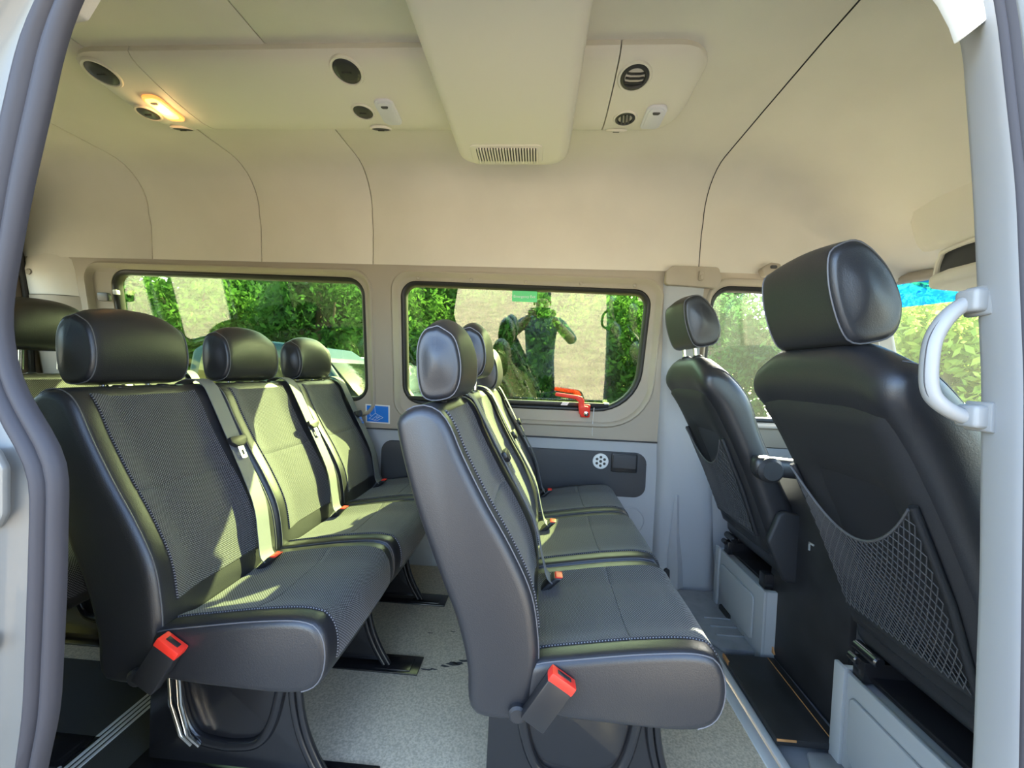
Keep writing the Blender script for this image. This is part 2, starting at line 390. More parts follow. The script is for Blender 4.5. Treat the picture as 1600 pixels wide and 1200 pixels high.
obj('door_panel', plate([(.66, -.02), (2.3, -.02), (2.3, .755), (.66, .755)], [], 0.004, .09, wm), 'lower', wall, smooth=20)
obj('panel_joint', box(-2.6, .66, 2.143, 2.152, .752, .758, .001), 'dark', wall)
obj('storage_insert', prism(rrect(-.85, .60, .455, .695, .06), .02, -.008, lambda a, b, d: (a, 2.15 + d, b), .006), 'dark', wall, label='charcoal rounded panel set into the pale lower wall')
obj('storage_insert', prism(rrect(-2.5, -1.05, .455, .695, .06), .02, -.008, lambda a, b, d: (a, 2.15 + d, b), .006), 'dark', wall)
for xx in (-.97,): obj('panel_joint', box(xx - .002, xx + .002, 2.142, 2.152, .1, .75, .001), 'dark', wall)
vt = obj('wall_socket', lathe((.356, 2.143, .642), (0, -1, 0), [(.042, 0), (.042, .004), (.038, .007), (.0, .007)], 32), 'white', wall)
for k in range(6):
    a = k * math.pi / 3 + .5; obj('hole', lathe((.356 + .023 * math.cos(a), 2.1365, .642 + .023 * math.sin(a)), (0, -1, 0), [(.0075, 0), (.0075, .001), (0, .001)], 10), 'vent', vt)
obj('hole', lathe((.356, 2.1365, .642), (0, -1, 0), [(.008, 0), (.008, .001), (0, .001)], 10), 'vent', vt)
at = obj('ashtray', prism(rrect(.412, .548, .590, .690, .008, 3), 0, -.012, lambda a, b, d: (a, 2.142 + d, b), .004), 'blackp', wall)
obj('lid', prism(rrect(.42, .54, .612, .683, .006, 3), 0, -.006, lambda a, b, d: (a, 2.131 + d, b), .003), 'dark', at)
# wheel-arch speaker by the mid bench
obj('speaker_ring', lathe((.53, 2.146, .33), (0, -1, 0), [(.075, 0), (.075, .004), (.068, .006), (.066, .003), (.0, .003)], 32), 'lower', wall)

def window(name, sur, win, glass, depth=.055, seal=.012, n=None):
    r = thing(name, (np.mean([p[0] for p in win]), WY(.9) + depth, min(p[1] for p in win)), kind='structure')
    S = np.array(sur); W_ = np.array(win); ctr = W_.mean(0)
    def sc(P, k): return ctr + (P - ctr) * k
    def off(P, d):  # offset closed CCW outline outward
        t = np.roll(P, -1, 0) - np.roll(P, 1, 0); t /= np.linalg.norm(t, axis=1)[:, None] + 1e-9
        return P + np.stack([t[:, 1], -t[:, 0]], 1) * d
    lp = [(off(S, .006), .002), (off(S, .003), -.010), (off(S, -.004), -.014), (off(S, -.012), -.010), (off(S, -.022), .014), (S * .45 + W_ * .55, .020), (S * .3 + W_ * .7, .022), (off(W_, .014), .024), (off(W_, .010), depth + .02)]
    obj('frame', rings([[wm(a, b, d) for a, b in P] for P, d in lp]), 'trim', r, smooth=50)
    obj('rubber_seal', rings([[wm(a, b, d) for a, b in P] for P, d in ((off(W_, .016), .031), (off(W_, .008), .026), (off(W_, -.004), .030), (off(W_, -seal), .040), (off(W_, -seal), depth + .012))]), 'brubber', r, smooth=50)
    obj('pane', prism(win, depth, depth + .005, wm), glass, r, smooth=20)
    return r
window('window_1', SUR_L, WIN_L, 'privacy')
w2 = window('window_2', SUR_R, WIN_R, 'privacy')
window('window_3', SUR_D, WIN_D, 'clear')
for x in (-.64, -.36, -.08, .20, .47):
    z = 1.568 - .008 * (x + .6); y = WY(z) + .018
    obj('screw', lathe((x, y, z), (0, -1, -.15), [(.009, 0), (.009, .004), (.005, .008), (0, .008)], 12), 'trim', w2)
br = obj('lower_rail', prism([(-.70, .925), (.385, .930), (.385, .953), (-.70, .948)], .012, .045, wm, .004), 'blackp', w2)
obj('rail_cap', prism([(.36, .948), (.387, .948), (.387, .956), (.36, .956)], .010, .046, wm, .001), 'white', br)
obj('rail_label', prism([(.13, .934), (.165, .934), (.175, .952), (.14, .952)], .008, .0118, wm), 'white', br)
# left window hinge clasp
hc = thing('window_latch', (-2.385, WY(1.45), 1.44), 'small black pop-out window latch at the rear edge of left pane', 'latch')
obj('latch_body', prism(rrect(-2.42, -2.355, 1.40, 1.445, .01, 3), .002, -.018, wm, .004), 'blackp', hc)
obj('latch_tip', prism(rrect(-2.35, -2.325, 1.44, 1.465, .005, 3), .025, .004, wm, .003), 'white', hc)

# B-pillar trim on the far side
bp = []
for z, x0, x1, d in ((0, .655, .98, .05), (.12, .655, .97, .055), (.3, .655, .955, .06), (.6, .655, .93, .06), (.9, .645, .86, .045), (1.1, .635, .82, .03), (1.3, .625, .81, .025), (1.5, .605, .80, .02), (1.60, .60, .80, .02)):
    y = WY(z); bp.append([(x0, y + .01, z), (x0 + .004, y - d * .45, z), (x0 + .03, y - d * .9, z), (x0 + .07, y - d, z), (x1 - .07, y - d, z), (x1 - .03, y - d * .8, z), (x1, y - d * .3, z), (x1, y + .03, z)])
pt = obj('trim_3', strip(bp), 'lower', kind='structure', smooth=60)
cap = obj('pillar_cap', prism(rpoly([(.60, 1.555), (.86, 1.545), (.865, 1.60), (.845, 1.642), (.63, 1.645), (.60, 1.62)], .02, 5), -.035, .0, lambda a, b, d: (a, WY(b) - .008 + d, b), .008), 'trim', pt)
obj('coat_hook', merge(prism(rrect(.752, .776, 1.575, 1.622, .008, 4), 0, -.010, lambda a, b, d: (a, WY(b) - .043 + d, b), .003), prism(rrect(.755, .773, 1.578, 1.60, .006, 4), -.010, -.02, lambda a, b, d: (a, WY(b) - .043 + d, b), .003)), 'trim', pt)
obj('pillar_rib', rings([[tuple(p) for p in r] for r in [[(.735, 2.085, .50), (.745, 2.082, .50), (.755, 2.085, .50)], [(.72, 2.085, .3), (.745, 2.06, .3), (.765, 2.085, .3)], [(.715, 2.09, .14), (.755, 2.05, .13), (.79, 2.085, .14)], [(.72, 2.09, .02), (.76, 2.05, .02), (.80, 2.085, .02)]]], cap=True), 'lower', pt, smooth=60)
obj('belt_slot', prism(rrect(.70, .735, .05, .11, .015, 4), 0, -.02, lambda a, b, d: (a, 2.1 + d, b), .004), 'blackp', pt)

# ceiling: headliner panels with joints
ZC = 2.06
def hprof(dz=0):
    a = [(2.010, 1.626), (2.006, 1.70), (2.0, 1.80), (1.985, 1.86)]
    for k in range(1, 9):
        t = math.pi / 2 * k / 8; a.append((1.785 + .20 * math.cos(t), 1.86 + .20 * math.sin(t)))
    a += [(1.5, ZC + .004), (1.2, ZC + .006), (.95, ZC)]
    for k in range(1, 9):
        t = math.pi / 2 * k / 8; a.append((.80 - .18 * math.sin(t), 1.88 + .18 * math.cos(t) ))
    a += [(.60, 1.78), (.585, 1.72)]
    return a
roof = obj('ceiling', box(-2.95, 2.0, .40, 2.26, 2.10, 2.14, 0), 'paint', kind='structure', smooth=0)
def hpanel(x0, x1, par):
    pr = hprof(); g = .0022; rows = []
    P = np.array(pr); t = np.gradient(P, axis=0); t /= np.linalg.norm(t, axis=1)[:, None]; nn = np.stack([t[:, 1], -t[:, 0]], 1)  # points outward
    if nn[0][0] < 0: nn = -nn
    for x, d in ((x0 + g, .02), (x0 + g, .003), (x0 + g + .005, 0), (x0 * .66 + x1 * .34, -.0), (x0 * .34 + x1 * .66, 0), (x1 - g - .005, 0), (x1 - g, .003), (x1 - g, .02)):
        Q = P + nn * d; rows.append([(x, q[0], q[1]) for q in Q])
    return obj('headliner_panel', strip(rows), 'headliner', par, smooth=50)
xs = [-2.86, -2.08, -1.47, -.87, .765]
for a, b in zip(xs[:-1], xs[1:]): hpanel(a, b, roof)
# dark backing behind the joints
obj('joint_backing', strip([[(x, p[0] + (.018 if p[1] < 1.95 and p[0] > 1.5 else 0) - (.018 if p[1] < 1.95 and p[0] < 1 else 0), p[1] + (.018 if p[1] > 1.95 else 0)) for p in hprof()] for x in (-2.9, .9)]), 'dark', roof)
# cab headliner sweeping down to the windscreen
rows = []
for x, dz, sx in ((.7660, 0, 0), (.90, -.008, 0), (1.05, -.045, 0), (1.2, -.115, 0), (1.33, -.20, 0), (1.45, -.285, 0), (1.58, -.355, 0), (1.72, -.41, 0), (1.82, -.445, 0)):
    row = []
    for y, z in hprof():
        f = (z - 1.6) / (ZC - 1.6); row.append((x, y, 1.6 + (z - 1.6) * (ZC + dz - 1.6) / (ZC - 1.6)))
    rows.append(row)
obj('headliner_panel', strip(rows), 'headliner', roof, smooth=60)
# overhead shelf over the windscreen
sh = thing('overhead_shelf', (1.55, 1.05, 1.56), 'cream overhead storage shelf with dark pocket above the windscreen', 'shelf')
def shelf_rows():
    R = []
    for y, k in ((.62, .9), (.66, 1), (.9, 1), (1.3, 1), (1.56, 1), (1.66, .96), (1.71, .85), (1.735, .6), (1.74, .3)):
        pr = [(1.40, 1.90), (1.415, 1.82), (1.435, 1.75), (1.455, 1.69), (1.475, 1.65), (1.50, 1.63)]
        R.append([(1.66 + (x - 1.66) * k, y, 1.95 + (z - 1.95) * (1 if k == 1 else .6 + .4 * k)) for x, z in crom(pr, 4)])
    return R
obj('shelf_front', strip(shelf_rows()), 'headliner', sh, smooth=60)
obj('shelf_tray', prism(rpoly([(1.46, .64), (1.80, .64), (1.80, 1.60), (1.66, 1.70), (1.50, 1.66), (1.46, 1.55)], .04, 5), 1.485, 1.54, lambda a, b, d: (a, b, d), .02, 3), 'headliner', sh, smooth=50)
obj('pocket', prism(rpoly([(1.508, .66), (1.75, .66), (1.75, 1.60), (1.525, 1.655)], .02, 4), 1.53, 1.625, lambda a, b, d: (a, b, d)), 'dark', sh)
obj('pocket_lip', tube(crom([(1.495, .66, 1.63), (1.495, 1.3, 1.63), (1.50, 1.57, 1.622), (1.515, 1.63, 1.60), (1.53, 1.66, 1.54)], 5), .009, 8), 'headliner', sh)

# rear wall with door windows
def rm(a, b, d): return (-2.86 - d, a, b)
RW = [rrect(1.42, 1.93, .95, 1.58, .1), rrect(.68, 1.25, .95, 1.58, .1)]
rw = obj('wall_rear', plate([(.45, -.02), (2.2, -.02), (2.2, 2.12), (.45, 2.12)], RW, 0, .05, rm), 'trim', kind='structure', smooth=20)
for k, o_ in enumerate(RW):
    r = thing('window_%d' % (4 + k), (-2.88, np.mean([p[0] for p in o_]), .95), kind='structure')
    O = np.array(o_); c = O.mean(0)
    obj('frame', rings([[rm(*(c + (p - c) * s), d) for p in O] for s, d in ((1.12, -.004), (1.10, -.016), (1.03, -.016), (.99, .01), (.99, .05))]), 'duct', r, smooth=50)
    obj('rubber_seal', rings([[rm(*(c + (p - c) * s), d) for p in O] for s, d in ((1.0, .012), (.97, .010), (.955, .03))]), 'brubber', r, smooth=50)
    obj('pane', prism(o_, .03, .035, rm), 'clear', r)
obj('door_seal', tube([(-2.83, 2.06, .0), (-2.83, 2.06, .8), (-2.83, 2.035, 1.3), (-2.83, 2.0, 1.62), (-2.83, 1.95, 1.82), (-2.83, 1.8, 1.98)], .014, 8), 'brubber', rw)
obj('pull_grip', prism(rrect(1.96, 1.975, 1.50, 1.60, .006, 4), 0, -.02, rm, .003), 'white', rw)
# D-pillar trim between the rear doors and the left window
dt = obj('trim_4', strip([[(-2.84, WY(z) - .01, z), (-2.80, WY(z) - .035, z), (-2.70, WY(z) - .045, z), (-2.60, WY(z) - .03, z), (-2.52, WY(z) + .01, z)] for z in (0, .4, .76, 1.0, 1.3, 1.42)]), 'trim', kind='structure', smooth=60)
obj('trim_5', strip([[(-2.84, WY(z) - .008, z), (-2.80, WY(z) - .03, z), (-2.70, WY(z) - .04, z), (-2.60, WY(z) - .025, z), (-2.52, WY(z) + .012, z)] for z in (1.424, 1.5, 1.56)] + [[(-2.84, WY(1.66) + .012, 1.66), (-2.80, WY(1.66) + .004, 1.66), (-2.70, WY(1.66) + .0, 1.66), (-2.60, WY(1.66) + .004, 1.66), (-2.52, WY(1.66) + .02, 1.66)]]), 'headliner', kind='structure', smooth=60)
for z in (1.35, 1.54): obj('plug', lathe((-2.775, WY(z) - .036, z), (0, -1, 0), [(.016, 0), (.016, .004), (.012, .006), (0, .006)], 14), 'trim', dt)

# near side: body with the sliding-door aperture
def smz(tab, z):
    zs = [t[0] for t in tab]; return float(np.interp(z, zs, [t[1] for t in tab]))
LIN = [(-.02, -.80), (.25, -.775), (.485, -.73), (.545, -.715), (.668, -.709), (.763, -.705), (.837, -.705), (.91, -.703), (.947, -.707), (.972, -.725), (1.005, -.746), (1.052, -.78), (1.119, -.797), (1.172, -.798), (1.244, -.784), (1.339, -.765), (1.478, -.73), (1.547, -.714), (1.615, -.689), (1.70, -.64), (1.76, -.55)]
LOUT = [(-.02, -.83), (.25, -.805), (.455, -.773), (.558, -.76), (.76, -.753), (.903, -.749), (.937, -.759), (.972, -.785), (1.015, -.812), (1.099, -.833), (1.243, -.833), (1.397, -.812), (1.455, -.797), (1.525, -.78), (1.571, -.764), (1.616, -.739), (1.72, -.68), (1.80, -.58)]
ZS = list(np.linspace(-.02, 1.76, 70))
def soft(tab, z): return np.mean([smz(tab, z + d) for d in (-.03, -.015, 0, .015, .03)])
# rubber seal on the rear edge of the aperture: two beads
rows = []
for z in ZS:
    xi, xo = soft(LIN, z), soft(LOUT, z); wd = xi - xo
    pr = [(-.02, .556), (.0, .549), (.04, .542), (.14, .536), (.28, .533), (.42, .538), (.50, .546), (.55, .543), (.66, .538), (.80, .537), (.92, .541), (1.0, .548), (.98, .556)]
    rows.append([(xo + wd * a, b, z) for a, b in pr])
jr = obj('door_1', strip(rows), 'rubber', kind='structure', smooth=70)
# painted jamb, rising to the outer skin
rows = []
for z in ZS:
    xo = soft(LOUT, z); pr = [(.004, .566), (.0, .556), (-.012, .554), (-.03, .548), (-.042, .532), (-.05, .518), (-.16, .505), (-.18, .48), (-.19, .40)]
    rows.append([(xo + a, b, z) for a, b in pr[:-2]] + [(-1.03, .47, z), (-1.04, .36, z)])
jo = obj('trim_6', strip(rows), 'paint', kind='structure', smooth=50)
obj('jamb_pocket', prism(rpoly([(-.86, .835), (-.785, .835), (-.773, .86), (-.773, .93), (-.79, .96), (-.86, .965)], .02, 6), .538, .526, lambda a, b, d: (a, d, b), .005), 'paint', jo)
obj('jamb_plug', lathe((-.812, .534, .665), (0, -1, 0), [(.024, 0), (.024, .004), (.018, .006), (0, .006)], 18), 'paint', jo)
# body side behind the aperture
NW = rrect(-2.45, -1.05, .95, 1.56, .09)
def nm(a, b, d): return (a, .46 + (LEAN * (b - .76) if b > .76 else 0) * .9 - d, b)
wr = obj('wall_right', plate([(-2.95, -.35), (-.93, -.35), (-.93, .76), (-.95, 1.2), (-.90, 1.6), (-.83, 1.95), (-2.95, 1.95), (-2.95, .76)], [NW], 0, .1, nm), 'paint', kind='structure', smooth=20)
r = thing('window_6', (-1.75, .40, .95), kind='structure'); obj('pane', prism(NW, .05, .055, nm), 'dimglass', r); obj('rubber_seal', rings([[nm(*p, d) for p in (np.array(NW).mean(0) + (np.array(NW) - np.array(NW).mean(0)) * s)] for s, d in ((1.02, -.003), (.985, -.008), (.98, .05))]), 'brubber', r)
# inner trim behind the seal
rows = []
for z in ZS:
    xi = soft(LIN, z); rows.append([(xi - .012, .556, z), (xi - .085, .595, z), (xi - .12, .60, z), (xi - .30, .60, z)])
obj('trim_7', strip(rows), 'trim', kind='structure', smooth=60)
# front edge of the aperture: grey trimmed pillar, seal, painted frame
PA = [(-.02, .66), (.555, .651), (.836, .641), (1.11, .624), (1.376, .594), (1.584, .565), (1.66, .535), (1.76, .48)]
PB = [(-.02, .655), (.605, .642), (.861, .627), (1.111, .611), (1.354, .584), (1.568, .546), (1.70, .51), (1.76, .48)]
rows = []; rs = []; rp = []
for z in ZS:
    a, b = soft(PA, z), soft(PB, z)
    rows.append([(a + .16, .68, z), (a + .10, .672, z), (a + .06, .65, z), (a + .02, .614, z), (a + .004, .604, z), (a + .001, .597, z), (b - .002, .549, z), (b, .54, z)])
    rs.append([(b + .000, .551, z), (b + .002, .545, z), (b + .006, .540, z), (b + .010, .538, z), (b + .013, .540, z), (b + .015, .543, z), (b + .018, .539, z), (b + .022, .537, z), (b + .025, .540, z), (b + .026, .556, z)])
    rp.append([(b + .024, .562, z), (b + .026, .548, z), (b + .036, .54, z), (b + .05, .515, z), (b + .07, .50, z), (.80, .48, z), (.81, .36, z)])
pl = obj('trim_8', strip(rows), 'pillar', kind='structure', smooth=40)
obj('door_2', strip(rs), 'rubber', kind='structure', smooth=70)
obj('trim_9', strip(rp), 'paint', kind='structure', smooth=50)
# header above the aperture
hd = obj('trim_10', box(-.85, .75, .40, .60, 1.75, 2.12, .01), 'headliner', kind='structure')
obj('corner_trim', prism(rpoly([(.44, 1.66), (.494, 1.593), (.510, 1.565), (.518, 1.544), (.549, 1.570), (.546, 1.66)], .002, 3), .548, .560, lambda a, b, d: (a, d, b), .002), 'white', hd)  # cream trim made white, its sunlit brightness put into the colour
obj('corner_trim', prism(rpoly([(-.78, 1.75), (-.70, 1.75), (-.716, 1.665), (-.738, 1.632), (-.78, 1.625)], .008, 3), .585, .605, lambda a, b, d: (a, d, b), .003), 'headliner', hd)
# passenger-door side ahead of the pillar
PW = rpoly([(.86, .90), (1.70, .90), (1.57, 1.55), (.86, 1.56)], .06)
wr2 = obj('wall_right_front', plate([(.78, -.35), (2.4, -.35), (2.4, .76), (1.90, .80), (1.66, 1.62), (1.5, 1.95), (.66, 1.95), (.72, 1.5), (.76, .76)], [PW], 0, .08, nm), 'paint', kind='structure', smooth=20)
r = thing('window_7', (1.3, .4, .9), kind='structure'); obj('pane', prism(PW, .05, .055, nm), 'clear', r)
obj('rubber_seal', rings([[nm(*p, d) for p in (np.array(PW).mean(0) + (np.array(PW) - np.array(PW).mean(0)) * s)] for s, d in ((1.03, -.003), (.985, -.008), (.98, .05))]), 'brubber', r)
# windscreen, its blue band, dashboard, nose
def wsrow(x, z, b): return [(x - b * ((y - 1.33) / .85) ** 2, y, z) for y in np.linspace(.48, 2.16, 13)]
ws = thing('window_8', (2.2, 1.33, .95), kind='structure')
def sheet(rows, t=.005):
    V, F = strip(rows); n = len(V); V2 = [(x + t, y, z) for x, y, z in V]
    return V + V2, F + [[i + n for i in f[::-1]] for f in F]
obj('pane', sheet([wsrow(2.62, .92, .72), wsrow(2.28, 1.19, .47), wsrow(1.955, 1.495, .24)]), 'clear', ws)
obj('shade_band', sheet([wsrow(1.955, 1.495, .24), wsrow(1.86, 1.60, .22)]), 'bluetint', ws)
obj('frame', merge(tube(wsrow(1.85, 1.615, .22), .025, 8), tube([(1.90, 2.18, .92), (1.80, 2.15, 1.2), (1.64, 2.08, 1.62)], .03, 8), tube([(1.90, .47, .92), (1.80, .52, 1.2), (1.64, .60, 1.62)], .03, 8)), 'trim', ws, smooth=60)
db = thing('dashboard', (1.95, 1.33, .3), 'dark grey dashboard under the windscreen behind the driver seat', 'dashboard')
obj('dash_body', prism(rpoly([(1.55, .45), (1.75, .20), (2.5, .20), (2.6, .90), (2.0, .95), (1.72, .93), (1.60, .80)], .05, 5), .55, 2.10, lambda a, b, d: (a, d, b), .01), 'shell', db, smooth=50)
obj('cluster_hood', prism(rpoly([(1.62, .88), (1.90, .92), (1.95, 1.0), (1.75, 1.05), (1.62, .98)], .03, 5), 1.55, 1.98, lambda a, b, d: (a, d, b), .02), 'shell', db, smooth=50)
sw = thing('steering_wheel', (1.45, 1.76, .85), 'black steering wheel ahead of the driver seat', 'steering wheel')
ax = Vector((-.75, 0, .66)).normalized(); e1 = Vector((0, 1, 0)); e2 = ax.cross(e1); cc = Vector((1.42, 1.76, .88))
obj('rim', tube([cc + (e1 * math.cos(a) + e2 * math.sin(a)) * .19 for a in np.linspace(0, 2 * math.pi, 28, endpoint=False)], .015, 8, True), 'blackp', sw, smooth=60)
obj('hub', lathe(cc - ax * .05, ax, [(.05, 0), (.07, .02), (.065, .04), (0, .045)], 20), 'blackp', sw)
for a in (0.2, math.pi - .2, math.pi * 1.5): obj('spoke', tube([cc - ax * .02, cc + (e1 * math.cos(a) + e2 * math.sin(a)) * .19], .013, 6), 'blackp', sw)
obj('column', cyl(cc - ax * .04, cc - ax * .26, .04), 'blackp', sw)
obj('wall_front', merge(box(2.55, 2.75, .42, 2.22, -.35, .90, .03), box(-2.95, 2.6, 2.18, 2.26, -.35, .70, .02)), 'paint', kind='structure')
# cab-door grip above the driver window
gh = thing('cab_grip', (1.07, 1.98, 1.60), 'small beige grip above the driver window', 'grip')
obj('grip_body', prism(rpoly([(1.03, 1.635), (1.075, 1.665), (1.12, 1.66), (1.12, 1.60), (1.05, 1.60)], .012, 4), 1.955, 1.995, lambda a, b, d: (a, d, b), .006), 'trim', gh)
obj('grip_hole', prism(rrect(1.07, 1.10, 1.635, 1.65, .006, 4), 1.951, 1.956, lambda a, b, d: (a, d, b)), 'dark', gh)

# ------------------------------------------------------------------ roof console: ducts, vents, lamps, cooler cover
rc = thing('roof_air_duct', (-.5, 1.37, ZC - .06), 'long cream overhead air duct with vents and reading lamps along the ceiling', 'air duct')
DP = [(1.185, 2.075), (1.180, 2.048), (1.190, 2.036), (1.215, 2.026), (1.27, 2.014), (1.33, 2.005), (1.40, 1.999), (1.455, 1.998), (1.495, 2.004), (1.525, 2.016), (1.55, 2.035), (1.56, 2.075)]
def dz(y): return float(np.interp(y, [p[0] for p in DP[1:]], [p[1] for p in DP[1:]]))
def dn(y): s = (dz(y + .01) - dz(y - .01)) / .02; return Vector((0, s, -1)).normalized()
def duct(x0, x1, r0, r1):
    st = []
    def endst(x, r, s):
        return [(x + s * r * (1 - math.cos(a)), 1 - math.sin(a)) for a in np.linspace(0, math.pi / 2, 7)] if r else [(x, .0)]
    L = endst(x0, r0, 1) + endst(x1, r1, -1)[::-1]; rows = []
    for x, k in L:
        cy = 1.37; row = []
        for y, z in DP:
            yy = cy + (y - cy) * (1 - .55 * k); row.append((x, yy, min(2.08, z + (2.062 - z) * max(0, k))))
        rows.append(row)
    return rings([r[::1] for r in rows], cap=True)
for a, b, r0, r1 in ((-1.56, -1.312, .13, 0), (-1.308, .198, 0, 0), (.202, .475, 0, .11)):
    obj('duct_panel', duct(a, b, r0, r1), 'duct', rc, smooth=45)
def vent(x, y, r, closed, rot=0.):
    n = dn(y); c = Vector((x, y, dz(y)))
    bz = obj('air_vent', lathe(c - n * .004, n, [(r * 1.24, 0), (r * 1.24, .004), (r * 1.17, .008), (r * 1.05, .008), (r * 1.0, .005), (r * .99, -.002)], 36), 'duct', rc, smooth=50)
    obj('vent_disc', lathe(c - n * .003, n, [(r, 0), (r, .004), (r * .9, .007), (r * .6, .0085), (0, .009)] if closed else [(r, 0), (r, .007), (r * .82, .009), (r * .72, .006), (r * .70, .002), (0, .002)], 30), 'vent', bz, smooth=50)
    e = Vector((math.cos(rot), math.sin(rot), 0)); e = (e - n * e.dot(n)).normalized(); g = n.cross(e)
    if not closed:
        for k in (-.36, 0, .36):
            L = r * .66 * math.sqrt(1 - k * k); p = c + g * (k * r)
            obj('louvre', tube([p - e * L + n * .003, p - e * L * .5 + n * .006, p + e * L * .5 + n * .006, p + e * L + n * .003], .0035, 6), 'vent', bz)
    else: obj('finger_tab', tube([c - e * r * .35 + n * .006, c + e * r * .35 + n * .006], .003, 6), 'vent', bz)
vent(-1.46, 1.235, .042, True); vent(-.636, 1.235, .042, True); vent(.258, 1.26, .042, False)
vent(-.655, 1.395, .033, True); vent(.267, 1.43, .033, False, 1.4)
vent(-.635, 1.505, .033, True); vent(.255, 1.53, .033, True); vent(-1.47, 1.40, .033, True); vent(-1.44, 1.51, .033, True)
def lamp(x, y, sk, lit):
    n = dn(y); 
    def mp(a, b, d): yy = y + b; return (x + a + b * sk, yy, dz(yy) - .002 - d)
    f = obj('reading_lamp', prism(rrect(-.034, .034, -.062, .062, .022, 5), -.004, .006, mp, .003), 'litrim' if lit else 'lens', rc, smooth=40)
    obj('lens', prism(rrect(-.026, .026, -.054, .044, .016, 5), .004, .0085, mp, .002), 'lit' if lit else 'lens', f, smooth=40)
    obj('switch', prism(rpoly([(-.016, -.040), (-.008, -.030), (.008, -.030), (.016, -.040)], .003, 3), .0085, .0105, mp), 'dark', f)
    if lit: obj('bulb', prism(rrect(-.010, .010, -.012, .014, .008, 5), .0085, .010, mp), 'bulb', f)
lamp(-1.385, 1.375, 0, True); lamp(-.563, 1.395, -.0, False); lamp(.362, 1.425, .0, False)
ll = bpy.data.lights.new('reading_lamp_light', 'POINT'); ll.energy = .35; ll.color = (1, .55, .2); ll.shadow_soft_size = .02
lo = bpy.data.objects.new('reading_lamp_light', ll); COL.objects.link(lo); lo.location = (-1.385, 1.375, 1.975)
# cooler cover
cv = thing('roof_cooler_cover', (-.12, 1.22, 1.92), 'cream boxy roof cooler cover with slotted grille at the ceiling centre', 'air conditioner')
def cover_rows():
    R = []
    for z, g, y0, y1 in ((2.075, .010, .78, 1.64), (2.03, .006, .79, 1.635), (1.98, .0, .81, 1.625), (1.945, -.006, .83, 1.615), (1.932, -.012, .845, 1.607), (1.923, -.024, .865, 1.595), (1.92, -.040, .885, 1.578)):
        R.append([(a, b, z) for a, b in rpoly([(-.345 - g, y0), (.095 + g, y0), (.085 + g, y1), (-.345 - g, y1)], [.06, .06, .07, .07], 8)])
    return R
obj('cover', rings(cover_rows(), cap=True), 'duct', cv, smooth=50)
gr = obj('grille_frame', prism(rrect(-.285, -.015, 1.452, 1.572, .02, 5), 1.921, 1.9165, lambda a, b, d: (a, b, d), .002), 'duct', cv, smooth=40)
obj('grille_opening', prism(rrect(-.262, -.033, 1.468, 1.558, .012, 4), 1.918, 1.9155, lambda a, b, d: (a, b, d)), 'dark', gr)
for k in range(22):
    x = -.257 + k * .0104; obj('slat', box(x, x + .0055, 1.466, 1.56, 1.909, 1.9158, .0008, 1), 'duct', gr)

# ------------------------------------------------------------------ bench seats
W = .415; SY = (-.42, 0, .42); PITCH = -.845
CUS = [(.012, .392), (.06, .378), (.2, .372), (.34, .374), (.395, .40), (.413, .455), (.402, .515), (.36, .543), (.25, .535), (.1, .510), (.03, .496), (.008, .482), (.0, .435)]
BAK = [(-.120, .40), (-.104, .368), (-.055, .360), (-.005, .368), (.018, .41), (.028, .48), (.024, .55), (.006, .637), (-.04, .73), (-.098, .825), (-.15, .92), (-.178, .98), (-.205, 1.013), (-.245, 1.023), (-.284, 1.003), (-.294, .967), (-.252, .816), (-.19, .66), (-.152, .569), (-.125, .47)]
HED = [(-.262, 1.035), (-.205, 1.030), (-.178, 1.06), (-.172, 1.127), (-.188, 1.195), (-.228, 1.226), (-.268, 1.206), (-.28, 1.139)]
def dcus(t, p, n): return -.016 * (1 - sm(.45, .80, abs(t))) * sm(.3, .9, n[1]) + .006 * math.cos(t * 1.4) * (n[0] > .5)
def dbak(t, p, n): return -.024 * (1 - sm(.42, .78, abs(t))) * sm(.3, .85, n[0]) * sm(.45, .6, p[1])
BC = Body(CUS, W, .020, 64, 13, dcus); BB = Body(BAK, W + .004, .024, 80, 13, dbak); BH = Body(HED, .270, .030, 44, 9, lambda t, p, n: -.030 * abs(t) ** 2.6 * sm(-.2, .9, n[1]), 6, .72, .014)
